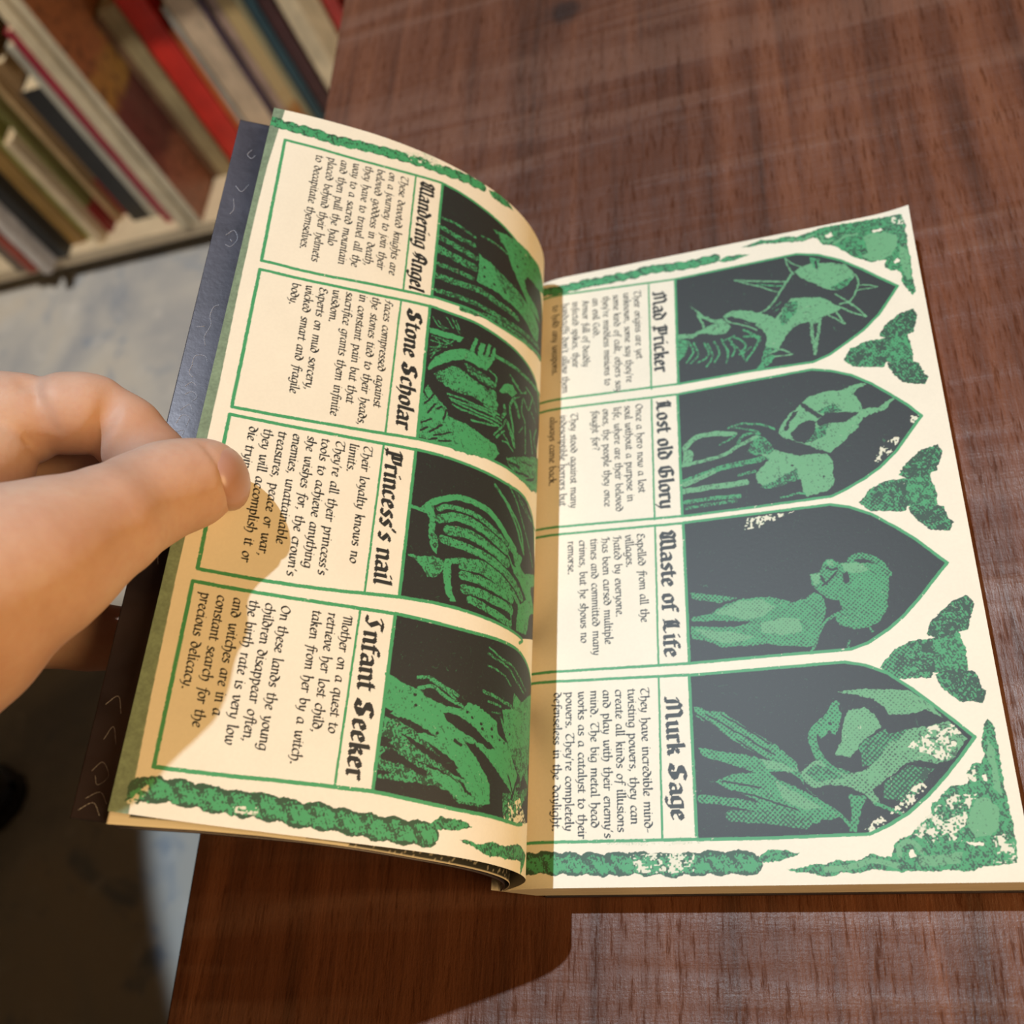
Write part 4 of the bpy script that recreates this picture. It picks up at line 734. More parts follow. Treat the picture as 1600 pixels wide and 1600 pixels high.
SL = (clen(TOP)+clen(BOT))/2
def ruled(T, B, s, y, SLn=SL, y0=0., y1=210.):
    u = np.clip(s/SLn, 0, 1)*(len(T)-1); i = np.minimum(u.astype(int), len(T)-2); f = (u-i)[..., None]
    t = T[i]+(T[i+1]-T[i])*f; b = B[i]+(B[i+1]-B[i])*f; w = ((y-y0)/(y1-y0))[..., None]; p = b*(1-w)+t*w
    return np.stack([p[..., 0], y*np.ones_like(p[..., 0]), p[..., 1]], -1)
def left_page(s, y): return ruled(TOP, BOT, s, y)
def right_page(s, y):
    x = 18.+s; z = np.where(x < 32, -3*np.clip((32-x)/14, 0, 1)**2, 0.)
    z = z+1.6*np.clip((s-116)/14, 0, 1)**2*np.clip((y-185)/25, 0, 1)**2
    return np.stack([x*np.ones_like(y), y*np.ones_like(x), z*np.ones_like(y)], -1)

class Raster:
    """ink coverage of one page: g = green plate, k = black plate, on a grid of h mm"""
    def __init__(s, W, H, seed):
        s.h = CELL/2; s.nx = int(W/CELL)*2; s.ny = int(H/CELL)*2; s.W = W; s.H = H
        s.X = (np.arange(s.nx, dtype=np.float32)+.5)*(W/s.nx); s.Y = (np.arange(s.ny, dtype=np.float32)+.5)*(H/s.ny)
        s.g = np.zeros((s.ny, s.nx), np.float32); s.k = np.zeros_like(s.g)
        s.r = np.random.default_rng(seed)
        s.wx = s.vn(.55)*.42+s.vn(2.2)*.5-.46; s.wy = s.vn(.55)*.42+s.vn(2.2)*.5-.46
        fine = s.vn(.30)*.6+s.vn(.75)*.5
        xx, yy = np.meshgrid(s.X, s.Y); p = .86
        dots = .5+.25*(np.cos((xx+yy)*2*np.pi/p/1.414)+np.cos((xx-yy)*2*np.pi/p/1.414))
        hatch = .5+.5*np.sin((xx*.9+yy*.45)*2*np.pi/.75+s.vn(2.)*4)
        # the right page's lower pictures are coarse dot screens, the others a fine worn screen
        wd = np.clip((xx-50)/2, 0, 1)*np.clip((106-yy)/2, 0, 1)*np.clip((112-xx)/4, 0, 1)*np.clip((yy-11.5)/1, 0, 1) if seed == 2 else np.zeros_like(xx)
        t = wd*(dots*.75+fine*.5)+(1-wd)*(fine*.9+hatch*.16)
        q = np.quantile(t[::7, ::7], np.linspace(0, 1, 101)); s.t = np.interp(t, q, np.linspace(0, 1, 101)).astype(np.float32)
        s.gm = .9 if seed == 2 else 1
        s.scuff = s.vn(.45)*.6+s.vn(1.5)*.55; s.fleck = s.vn(.25)
        vein = np.abs(s.vn(3.2)-.5)+np.abs(s.vn(1.1)-.5)*.25; s.vein = vein
    def vn(s, cell):
        nx = int(s.W/cell)+3; ny = int(s.H/cell)+3; A = s.r.random((ny, nx)).astype(np.float32)
        x = s.X/cell; y = s.Y/cell; i = x.astype(int); j = y.astype(int); fx = x-i; fy = y-j
        fx = fx*fx*(3-2*fx); fy = (fy*fy*(3-2*fy))[:, None]
        R0 = A[j][:, i]*(1-fx)+A[j][:, i+1]*fx; R1 = A[j+1][:, i]*(1-fx)+A[j+1][:, i+1]*fx
        return R0*(1-fy)+R1*fy
    def sub(s, x0, x1, y0, y1):
        i0 = max(0, int(x0/s.h)-2); i1 = min(s.nx, int(x1/s.h)+3); j0 = max(0, int(y0/s.h)-2); j1 = min(s.ny, int(y1/s.h)+3)
        return (slice(j0, max(j1, j0)), slice(i0, max(i1, i0)))
    def put(s, sl, m, lev):
        g, k, t = s.g[sl], s.k[sl], s.t[sl]
        if lev == 9:
            g[m] = 1; k[m] = 1; w = m & (s.vein[sl] < .012); k[w] = .72; w = m & (s.fleck[sl] > .93); k[w] = .86
        elif lev == 8: g[m] = 0; k[m] = 0
        elif lev == 7:
            w = m & (s.scuff[sl] > .66); g[w] = .12; k[w] = 0; w = m & (s.scuff[sl] > .61) & (s.scuff[sl] <= .66); g[w] = .6; k[w] = .1
        elif lev == 6: g[m] = .60; k[m] = .50+.25*(s.scuff[sl][m]-.55)
        elif lev == 5: g[m] = 1; k[m] = .08; w = m & (s.scuff[sl] > .99); g[w] = .3; k[w] = 0
        else:
            g[m] = s.gm if lev < .3 else 1; k[m] = np.where(t[m] < lev, (.88 if lev > .45 else .8 if lev > .25 else .62), .04+.10*lev)
            w = m & (s.vein[sl] < .008); g[w] = .45; k[w] = 0
    def poly(s, lev, pts):
        P = np.array(pts).reshape(-1, 2); sl = s.sub(P[:, 0].min()-1, P[:, 0].max()+1, P[:, 1].min()-1, P[:, 1].max()+1)
        xx, yy = np.meshgrid(s.X[sl[1]], s.Y[sl[0]])
        a = .35 if lev == 9 and len(P) > 10 and np.ptp(P[:, 1]) > 30 else 1
        if lev not in (5,) and np.ptp(P[:, 1]) < 44: xx = xx+s.wx[sl]*a; yy = yy+s.wy[sl]*a
        m = np.zeros(xx.shape, bool); n = len(P)
        for i in range(n):
            (x1, y1), (x2, y2) = P[i], P[(i+1) % n]
            if y1 == y2: continue
            c = (y1 > yy) != (y2 > yy); m ^= c & (xx < (x2-x1)*(yy-y1)/(y2-y1)+x1)
        s.put(sl, m, lev)
    def smooth(s, P):
        if len(P) < 3: return P
        Q = np.vstack([2*P[0]-P[1], P, 2*P[-1]-P[-2]]); out = []
        for i in range(1, len(Q)-2):
            for t in np.linspace(0, 1, 5)[:-1]:
                a, b, c, d = Q[i-1:i+3]; out.append(.5*((2*b)+(c-a)*t+(2*a-5*b+4*c-d)*t*t+(3*b-a-3*c+d)*t**3))
        out.append(P[-1]); return np.array(out)
    def stroke(s, lev, w, pts, jit=True):
        P = np.array(pts, float).reshape(-1, 2); r = w/2
        if not (lev == 5 and (len(P) < 4 or np.hypot(*(P[0]-P[-1])) < .01)): P = s.smooth(P)
        sl = s.sub(P[:, 0].min()-r-1, P[:, 0].max()+r+1, P[:, 1].min()-r-1, P[:, 1].max()+r+1)
        m = np.zeros((sl[0].stop-sl[0].start, sl[1].stop-sl[1].start), bool)
        if not m.size: return
        for a, b in zip(P[:-1], P[1:]):
            s2 = s.sub(min(a[0], b[0])-r-1, max(a[0], b[0])+r+1, min(a[1], b[1])-r-1, max(a[1], b[1])+r+1)
            xx, yy = np.meshgrid(s.X[s2[1]], s.Y[s2[0]])
            if lev != 5: xx = xx+s.wx[s2]*.6; yy = yy+s.wy[s2]*.6
            else: xx = xx+s.wx[s2]*.18; yy = yy+s.wy[s2]*.18
            d = b-a; l2 = d@d+1e-9; t = np.clip(((xx-a[0])*d[0]+(yy-a[1])*d[1])/l2, 0, 1)
            q = (xx-a[0]-t*d[0])**2+(yy-a[1]-t*d[1])**2 < r*r
            m[s2[0].start-sl[0].start:s2[0].stop-sl[0].start, s2[1].start-sl[1].start:s2[1].stop-sl[1].start] |= q
        s.put(sl, m, lev)
    def rope(s, w, pts):
        P = s.smooth(np.array(pts, float).reshape(-1, 2)); r = w/2
        sl = s.sub(P[:, 0].min()-w, P[:, 0].max()+w, P[:, 1].min()-w, P[:, 1].max()+w)
        xx, yy = np.meshgrid(s.X[sl[1]], s.Y[sl[0]]); xx = xx+s.wx[sl]*.9; yy = yy+s.wy[sl]*.9
        best = np.full(xx.shape, 1e9); T = np.zeros_like(best); D = np.zeros_like(best); acc = 0
        for a, b in zip(P[:-1], P[1:]):
            d = b-a; l = math.sqrt(d@d)+1e-9; t = ((xx-a[0])*d[0]+(yy-a[1])*d[1])/l; tc = np.clip(t, 0, l)
            q = np.hypot(xx-a[0]-tc*d[0]/l, yy-a[1]-tc*d[1]/l); sg = ((yy-a[1])*d[0]-(xx-a[0])*d[1])/l
            u = q < best; best[u] = q[u]; T[u] = acc+tc[u]; D[u] = sg[u]; acc += l
        per = w*1.05; hw = r*(.80+.26*np.abs(np.sin(np.pi*(T+D*.35)/per)))
        m = best < hw; tw = np.sin(2*np.pi*(T+D*.8)/per)
        lev = np.clip(.16+.85*np.clip((best/hw-.60)/.34, 0, 1)+.75*np.clip(tw-.25, 0, 1)+.30*np.clip(np.sign(D)*(best/hw), -.3, 1), 0, .97)*(.62 if w < 4.5 else 1.)
        g, k = s.g[sl], s.k[sl]; g[m] = 1; k[m] = np.where(s.t[sl] < lev, .82, .06)[m]
    # -------- lettering: strokes of a broad nib held at 40 degrees
    def glyphs(s, font, text, s0, y0, ds, dy, xh, xs, nib, thin, curve):
        """text baseline from (s0,y0) along unit (ds,dy) [page mm]; up is +s"""
        nx_, ny_ = math.cos(math.radians(40))*nib/2, math.sin(math.radians(40))*nib/2
        pen = 0.
        for ch in text:
            adv, strokes = font.get(ch, font['?'])
            for st in strokes:
                P = np.array(st, float)
                if curve and len(P) > 2: P = s.smooth(P)
                for a, b in zip(P[:-1], P[1:]):
                    q = [(a[0]+nx_, a[1]+ny_), (a[0]-nx_, a[1]-ny_), (b[0]-nx_, b[1]-ny_), (b[0]+nx_, b[1]+ny_)]
                    Q = np.array([(s0+ds*(pen+u)*xs+vv*xh, y0+dy*(pen+u)*xs) for u, vv in q])
                    A = (Q[0]+Q[1])/2; B = (Q[2]+Q[3])/2; r = thin*xh/2
                    sl = s.sub(Q[:, 0].min()-r, Q[:, 0].max()+r, Q[:, 1].min()-r, Q[:, 1].max()+r)
                    xx, yy = np.meshgrid(s.X[sl[1]], s.Y[sl[0]])
                    if not xx.size: continue
                    sg = None; pos = np.ones(xx.shape, bool); neg = np.ones(xx.shape, bool)
                    for i in range(4):
                        (x1, y1), (x2, y2) = Q[i], Q[(i+1) % 4]; c = (x2-x1)*(yy-y1)-(y2-y1)*(xx-x1); pos &= c >= 0; neg &= c <= 0
                    d = B-A; t = np.clip(((xx-A[0])*d[0]+(yy-A[1])*d[1])/(d@d+1e-9), 0, 1)
                    m = pos | neg | ((xx-A[0]-t*d[0])**2+(yy-A[1]-t*d[1])**2 < r*r)
                    s.g[sl][m] = .5; s.k[sl][m] = 1
            pen += adv
    def color(s):
        def dn(a): return (a[::2, ::2]+a[1::2, ::2]+a[::2, 1::2]+a[1::2, 1::2])*.25
        pn = dn(s.vn(.5)*.5+s.vn(6.)*.5)
        paper = np.array([.80, .735, .62]); green = np.array([.06, .335, .14]); black = np.array([.024, .026, .027])
        def m3(g, k):
            c = paper*(1-g[..., None])+green*g[..., None]; return c*(1-k[..., None])+black*k[..., None]
        c = m3(s.g, s.k); c = (c[::2, ::2]+c[1::2, ::2]+c[::2, 1::2]+c[1::2, 1::2])*.25
        return c*(.965+.07*pn[..., None])

def text_width(font, t): return sum(font.get(c, font['?'])[0] for c in t)
BF = {  # book hand (x height 1): advance, strokes
 'a': (.84, [[(.62,.92),(.34,.98),(.08,.62),(.1,.18),(.28,.02),(.6,.38)], [(.62,.98),(.6,.2),(.68,.04),(.8,.1)]]),
 'b': (.8, [[(.05,1.42),(.14,1.5),(.12,.35),(.32,.02),(.6,.25),(.62,.7),(.42,.96),(.16,.78)]]),
 'c': (.66, [[(.6,.86),(.4,1),(.12,.7),(.1,.28),(.34,.0),(.6,.14)]]),
 'd': (.8, [[(.02,1.42),(.3,1.3),(.6,.85),(.64,.38),(.38,0),(.12,.25),(.1,.65),(.32,.94),(.56,.8)]]),
 'e': (.66, [[(.14,.48),(.46,.62),(.54,.84),(.38,1),(.12,.7),(.1,.28),(.32,0),(.58,.14)]]),
 'f': (.54, [[(.72,1.42),(.5,1.55),(.34,1.3),(.3,.4),(.2,-.42)], [(.06,.94),(.58,.96)]]),
 'g': (.82, [[(.62,.94),(.32,.98),(.08,.62),(.12,.18),(.32,.04),(.6,.4)], [(.64,.98),(.62,-.05),(.4,-.5),(.08,-.34)]]),
 'h': (.8, [[(.04,1.46),(.14,1.55),(.13,0)], [(.15,.74),(.4,1),(.63,.72),(.6,.15),(.4,-.32),(.22,-.4)]]),
 'i': (.40, [[(.04,.9),(.15,1),(.15,.15),(.26,.02),(.36,.1)], [(.17,1.38),(.22,1.42)]]),
 'j': (.40, [[(.06,.92),(.17,1),(.14,-.3),(-.1,-.5)], [(.17,1.38),(.22,1.42)]]),
 'k': (.78, [[(.04,1.46),(.14,1.55),(.13,0)], [(.15,.6),(.42,1),(.56,.8),(.2,.55),(.44,.4),(.56,.02),(.7,.06)]]),
 'l': (.38, [[(.04,1.46),(.15,1.55),(.15,.15),(.26,.02),(.36,.1)]]),
 'm': (1.2, [[(.03,.9),(.13,1),(.13,0)], [(.13,.74),(.38,1),(.55,.8),(.55,0)], [(.55,.74),(.82,1),(.97,.8),(.97,.12),(1.1,.04)]]),
 'n': (.8, [[(.03,.9),(.13,1),(.13,0)], [(.13,.74),(.4,1),(.58,.8),(.57,.12),(.7,.04)]]),
 'o': (.76, [[(.36,1),(.1,.65),(.12,.2),(.36,0),(.64,.38),(.58,.84),(.36,1)]]),
 'p': (.8, [[(.05,.92),(.15,1),(.13,-.52)], [(.15,.74),(.42,1),(.65,.65),(.58,.16),(.35,0),(.15,.12)]]),
 'q': (.8, [[(.62,.92),(.34,.98),(.08,.62),(.1,.18),(.3,.02),(.6,.38)], [(.64,1),(.62,-.52)]]),
 'r': (.56, [[(.03,.9),(.14,1),(.14,0)], [(.14,.7),(.36,.98),(.5,.88)]]),
 's': (.6, [[(.5,.88),(.3,1),(.12,.8),(.26,.56),(.48,.38),(.46,.1),(.25,0),(.06,.1)]]),
 't': (.52, [[(.2,1.3),(.16,.22),(.28,.0),(.46,.1)], [(0,.95),(.46,.97)]]),
 'u': (.82, [[(.03,.92),(.13,1),(.13,.25),(.32,0),(.58,.3)], [(.6,1),(.6,.15),(.7,.03),(.8,.1)]]),
 'v': (.74, [[(.03,.92),(.14,1),(.2,.3),(.32,0),(.58,.36),(.6,.82),(.5,1)]]),
 'w': (1.1, [[(.03,.92),(.14,1),(.18,.3),(.32,0),(.55,.4),(.57,.95)], [(.57,.4),(.7,0),(.95,.4),(.98,.85),(.88,1)]]),
 'x': (.68, [[(.05,.95),(.55,.02)], [(.58,.98),(.04,0)]]),
 'y': (.76, [[(.03,.92),(.14,1),(.2,.36),(.34,.1),(.58,.4),(.6,.95)], [(.58,.42),(.46,-.2),(.14,-.5)]]),
 'z': (.64, [[(.08,.95),(.55,.95),(.06,.05),(.58,.05)]]),
 'T': (1.02, [[(-.06,1.34),(.2,1.54),(.98,1.5)], [(.52,1.46),(.46,1.12),(.16,.78),(.14,.3),(.44,0),(.82,.24)]]),
 'F': (.72, [[(.75,1.35),(.5,1.52),(.36,1.2),(.3,.3),(.05,-.05)], [(.05,.8),(.6,.85)]]),
 'E': (.86, [[(.75,1.3),(.45,1.5),(.18,1.2),(.4,.82),(.6,.8)], [(.4,.8),(.1,.5),(.2,.1),(.46,0),(.76,.2)]]),
 'M': (1.3, [[(0,1.1),(.2,1.45),(.36,1.2),(.34,0)], [(.36,1.2),(.6,1.45),(.74,1.2),(.72,.1)], [(.74,1.2),(.98,1.45),(1.1,1.1),(1.08,.1),(1.22,.05)]]),
 'H': (1.05, [[(0,1.1),(.14,1.45),(.5,1.5)], [(.3,1.45),(.3,.1),(.1,-.02)], [(.32,.7),(.6,.98),(.8,.75),(.76,.15),(.6,-.2)]]),
 'A': (1.0, [[(.05,0),(.25,.1),(.5,1.45),(.75,.15),(.9,.05)], [(.2,.55),(.7,.55)]]),
 'O': (1.1, [[(.52,1.45),(.14,1.0),(.14,.4),(.5,0),(.92,.5),(.86,1.15),(.52,1.45)]]),
 'G': (1.05, [[(.85,1.25),(.5,1.45),(.14,1.0),(.14,.4),(.5,0),(.86,.2),(.86,.7),(.55,.7)]]),
 '.': (.42, [[(.1,.12),(.24,.12)], [(.1,.0),(.24,.0)]]), ',': (.42, [[(.12,.12),(.24,.1)], [(.2,.1),(.2,.0),(.06,-.28)]]), "'": (.34, [[(.17,1.5),(.1,1.15)]]),
 '-': (.5, [[(.06,.5),(.42,.56)]]), '?': (.7, [[(.1,1.25),(.35,1.5),(.58,1.2),(.3,.75),(.28,.4)], [(.26,.05),(.31,.1)]]), ' ': (.66, [])}
HF = {  # heading blackletter
 'a': (.72, [[(.1,.82),(.33,1),(.53,.82),(.53,.12),(.66,.0)], [(.5,.52),(.16,.5),(.1,.14),(.3,0),(.52,.2)]]),
 'c': (.58, [[(.5,.84),(.34,1),(.13,.8),(.13,.16),(.3,0),(.52,.16)]]),
 'd': (.72, [[(.1,1.36),(.56,.84),(.56,.18),(.34,0),(.13,.16),(.13,.8),(.34,.96)]]),
 'e': (.60, [[(.13,.42),(.5,.66),(.34,1),(.13,.8),(.13,.16),(.3,0),(.52,.16)]]),
 'f': (.50, [[(.2,0),(.2,1.2),(.38,1.4),(.54,1.28)], [(.04,.92),(.46,.92)], [(.1,.04),(.34,-.02)]]),
 'g': (.72, [[(.55,.98),(.33,1),(.13,.8),(.13,.2),(.33,.06),(.55,.2)], [(.57,1),(.56,-.16),(.3,-.4),(.08,-.26)]]),
 'h': (.72, [[(.06,1.36),(.16,1.46),(.16,.06),(.26,0)], [(.16,.8),(.38,1),(.56,.8),(.54,.1),(.32,-.3)]]),
 'i': (.36, [[(.04,.88),(.17,.98),(.17,.1),(.3,.0)], [(.1,1.3),(.26,1.42)]]),
 'k': (.68, [[(.06,1.36),(.16,1.46),(.16,.06),(.26,0)], [(.16,.55),(.4,.95),(.52,.75),(.2,.5),(.46,.4),(.5,.1),(.62,0)]]),
 'l': (.36, [[(.06,1.36),(.17,1.46),(.17,.1),(.3,.0)]]),
 'n': (.76, [[(.04,.88),(.17,.98),(.17,.08),(.27,0)], [(.17,.8),(.42,1),(.57,.82),(.57,.1),(.7,0)]]),
 'm': (1.14, [[(.04,.88),(.17,.98),(.17,.08),(.27,0)], [(.17,.8),(.42,1),(.57,.82),(.57,.1)], [(.57,.8),(.8,1),(.95,.82),(.95,.1),(1.08,0)]]),
 'o': (.68, [[(.34,1),(.13,.8),(.13,.18),(.34,0),(.55,.2),(.55,.82),(.34,1)]]),
 'p': (.72, [[(.04,.88),(.17,1),(.17,-.4)], [(.17,.8),(.42,1),(.57,.8),(.57,.2),(.36,0),(.17,.14)]]),
 'r': (.54, [[(.04,.88),(.17,.98),(.17,.08),(.3,0)], [(.17,.78),(.36,1),(.5,.86)]]),
 's': (.58, [[(.5,.86),(.34,1),(.13,.78),(.48,.36),(.34,0),(.1,.16)]]),
 't': (.48, [[(.18,1.3),(.18,.18),(.3,0),(.44,.12)], [(.02,.94),(.42,.94)]]),
 'u': (.74, [[(.04,.88),(.17,.98),(.17,.18),(.34,0),(.55,.22)], [(.46,.9),(.57,.98),(.57,.12),(.7,0)]]),
 'y': (.72, [[(.04,.88),(.17,.98),(.17,.2),(.34,.02),(.55,.24)], [(.5,.94),(.57,.98),(.55,0),(.3,-.38)]]),
 'W': (1.44, [[(.3,1.44),(.1,1.2),(.26,.9),(.16,.3),(.44,0),(.76,.22)], [(.3,1.44),(.55,1.2),(.46,.8),(.46,.1)], [(.6,1.3),(.78,1.44),(.76,.2)], [(.8,1.2),(1.06,1.44),(1.2,1.2),(1.2,.16),(1.36,0)], [(.76,.22),(1.0,0),(1.2,.2)]]),
 'A': (1.1, [[(.06,.18),(.26,.3),(.14,.8),(.3,1.3),(.5,1.44),(.86,1.2),(.84,.14),(1.0,0)], [(.44,1.3),(.44,.2),(.24,0)], [(.44,.62),(.84,.62)]]),
 'S': (1.04, [[(.9,1.24),(.6,1.44),(.24,1.24),(.3,.9),(.74,.62),(.82,.26),(.5,0),(.1,.2),(.16,.44),(.34,.3)], [(.5,1.4),(.46,.8)], [(.6,.74),(.56,.08)]]),
 'P': (1.0, [[(.28,1.36),(.28,.06),(.1,-.16)], [(.04,1.16),(.28,1.4),(.6,1.3),(.86,1.36),(.86,.66),(.6,.5),(.28,.6)], [(.54,1.3),(.54,.5)], [(.06,.1),(.46,.0)]]),
 'I': (.8, [[(.08,1.2),(.34,1.44),(.72,1.32)], [(.5,1.36),(.3,1.0),(.52,.4),(.32,.02),(.04,.16)]]),
 'M': (1.34, [[(.02,.1),(.24,.0),(.26,1.0),(.5,1.44)], [(.44,1.36),(.62,1.16),(.62,.1)], [(.62,1.16),(.84,1.44),(1.06,1.16),(1.06,.14),(1.22,0)], [(.06,1.0),(.26,1.2)]]),
 'L': (1.0, [[(.12,1.1),(.36,1.44),(.26,.9),(.28,.2),(.1,.0)], [(.1,.06),(.5,.16),(.7,.0),(.92,.2)], [(.3,1.2),(.56,1.4),(.5,.9),(.5,.2)]]),
 'G': (1.06, [[(.86,1.28),(.56,1.44),(.18,1.14),(.18,.3),(.5,0),(.86,.22),(.86,.7),(.6,.82)], [(.5,1.4),(.48,.1)]]),
 "'": (.3, [[(.16,1.4),(.1,1.1)]]), ' ': (.42, []), '?': (.5, [])}
def print_page(R, ink, text):
    for op in ink:
        if op[0] == 'P': R.poly(op[1], op[2])
        elif op[0] == 'S': R.stroke(op[1], op[2], op[3])
        else: R.rope(op[1], op[2])
    for head, (a0, a1, b0, b1), ref, (e0, e1), lines in text:
        font = HF if head else BF; n = len(lines); step = ((b0-a0)/max(1, n-1), (b1-a1)/max(1, n-1))
        r0 = (a0+step[0]*ref, a1+step[1]*ref); dx, dy = e0-r0[0], e1-r0[1]; ln = math.hypot(dx, dy); dx /= ln; dy /= ln
        xs = ln/text_width(font, lines[ref])
        for i, t in enumerate(lines):
            R.glyphs(font, t, a0+step[0]*i, a1+step[1]*i, dx, dy, 3.2 if head else 1.54, xs, (.31 if head else .262), (.13 if head else .145), not head)
    return R.color()
def page_mesh(name, fn, W, H, col, flip):
    ny, nx = col.shape[:2]
    s = np.linspace(0, W, nx); y = np.linspace(0, H, ny); ss, yy = np.meshgrid(s, y)
    me = grid_mesh(name, VA(fn(ss, yy)), flip)
    at = me.attributes.new('ink', 'FLOAT_COLOR', 'POINT'); at.data.foreach_set('color', np.concatenate([col, np.ones(col.shape[:2]+(1,))], -1).astype(np.float32).ravel())
    return me
m_page, nt, b = mat('printed_paper')
at = N(nt, 'ShaderNodeAttribute', attribute_name='ink'); L(nt, at.outputs['Color'], b.inputs['Base Color'])
b.inputs['Roughness'].default_value = .5; b.inputs['Specular IOR Level'].default_value = .44
v = coords(nt); bump(nt, b, noise(nt, v, 900, 3, .6), .06, .0003)

bk = thing('open_book', (80, 105, TZ), 'thick paperback open flat on the walnut table, green and black monster pictures, left page raised', 'book')
colL = print_page(Raster(SL, 210, 1), INK_LEFT, TEXT_LEFT)
obj('left_page', page_mesh('left_page', left_page, SL, 210, colL, False), m_page, bk, label='raised left page with four knightly panels and text')
colR = print_page(Raster(130, 210, 2), INK_RIGHT, TEXT_RIGHT)
obj('right_page', page_mesh('right_page', right_page, 130, 210, colR, False), m_page, bk, label='flat right page with four pointed arch panels')

# ---- second leaf fanned out just under the left page
def offset(Q, d):
    t = np.gradient(Q, axis=0); t /= np.linalg.norm(t, axis=1)[:, None]; n = np.stack([t[:, 1], -t[:, 0]], 1)   # to the underside
    return Q+n*np.asarray(d)[:, None]
u = np.linspace(0, SL, 261)
d2 = np.interp(u, [0, 20, 40, 49, 59, 67, 77, 90, 102, 113, 120, 128], [5.0, 4.5, 3.9, 3.8, 4.9, 7.0, 8.0, 7.6, 6.2, 3.4, 1.2, .3])
TOP2 = resample(offset(TOP, d2)); BOT2 = resample(offset(BOT, d2))
def ruled2(T, B, s, w, SLn, yb, yt):
    u = np.clip(s/SLn, 0, 1)*(len(T)-1); i = np.minimum(u.astype(int), len(T)-2); f = (u-i)[..., None]
    t = T[i]+(T[i+1]-T[i])*f; b = B[i]+(B[i+1]-B[i])*f; p = b*(1-w[..., None])+t*w[..., None]
    return np.stack([p[..., 0], yb*(1-w)+yt*w, p[..., 1]], -1)
m_leaf, nt, b = mat('second_leaf_print')
at = N(nt, 'ShaderNodeAttribute', attribute_name='ink'); L(nt, at.outputs['Color'], b.inputs['Base Color']); b.inputs['Roughness'].default_value = .45
n_s, n_y = 260, 420; ss, ww = np.meshgrid(np.linspace(.8, SL-1, n_s), np.linspace(0, 1, n_y))
LEAF_S, LEAF_Y = [0, 20, 35, 130], [-1.7, -.55, -.1, -.05]
P = ruled2(TOP2, BOT2, ss, ww, SL, np.interp(ss, LEAF_S, LEAF_Y), 207.5); yy = P[..., 1]
fleck = rng.random(ss.shape); black = ((ss > 5.2) & (yy > np.interp(ss, LEAF_S, LEAF_Y)+np.interp(ss, [0, 35, 60, 130], [1.5, 1.5, .35, .3])) & (yy < 203)).astype(float)
black *= np.where(fleck > .9, .55, 1.)
c2 = np.array([.80, .735, .62])*(1-black[..., None])+np.array([.03, .032, .03])*black[..., None]
me = grid_mesh('second_leaf', VA(P)); a2 = me.attributes.new('ink', 'FLOAT_COLOR', 'POINT'); a2.data.foreach_set('color', np.concatenate([c2, np.ones(ss.shape+(1,))], -1).astype(np.float32).ravel())
o = obj('second_leaf', me, m_leaf, bk, label='leaf under the raised page, black art with cream margin'); md = o.modifiers.new('t', 'SOLIDIFY'); md.thickness = .00012; md.offset = -1

# ---- laminated front cover under the leaves, standing out past their edge
m_cov, nt, b = mat('purple_black_laminate')
v = coords(nt); n1 = noise(nt, v, 60, 5, .6, .6)
L(nt, ramp(nt, n1, [(.3, (.016, .013, .019)), (.7, (.034, .029, .042))]), b.inputs['Base Color'])
L(nt, ramp(nt, n1, [(.3, (.37, .37, .37)), (.7, (.46, .46, .46))]), b.inputs['Roughness'])
b.inputs['Specular IOR Level'].default_value = .48; b.inputs['IOR'].default_value = 1.72; b.inputs['Specular Tint'].default_value = (1.0, .90, .95, 1)
at = N(nt, 'ShaderNodeAttribute', attribute_name='ink')
bump(nt, b, noise(nt, v, 500, 3, .6), .12, .0004)
u2 = np.linspace(0, SL, 261)
def extend(Q, ends): return resample(np.vstack([ends, offset(Q, np.full(len(Q), .75))[6:]]))
TOP3 = extend(TOP2, [(-43.9, 95.6), (-38.4, 92.9)]); BOT3 = extend(BOT2, [(-47.7, 90.5), (-41.5, 88.6)])
n_s, n_y = 420, 700; SC_ = (clen(TOP3)+clen(BOT3))/2
def cover_at(s, y):
    yb = np.interp(s, [0, 8, 11, 28, 50, 140], [-.3, -.9, -2.0, -.95, -.45, -.4]); yt = np.interp(s, [0, 12, 140], [210., 208.6, 207.])
    return ruled2(TOP3, BOT3, s, (y-yb)/(yt-yb), SC_, yb, yt)
ss, ww = np.meshgrid(np.linspace(0, SC_-2, n_s), np.linspace(0, 1, n_y))
yb_ = np.interp(ss, [0, 8, 11, 28, 50, 140], [-.3, -.9, -2.0, -.95, -.45, -.4])
yt_ = np.interp(ss, [0, 12, 140], [210., 208.6, 207.])
P = cover_at(ss, yb_+ww*(yt_-yb_))
me_cover = grid_mesh('cover', VA(P))
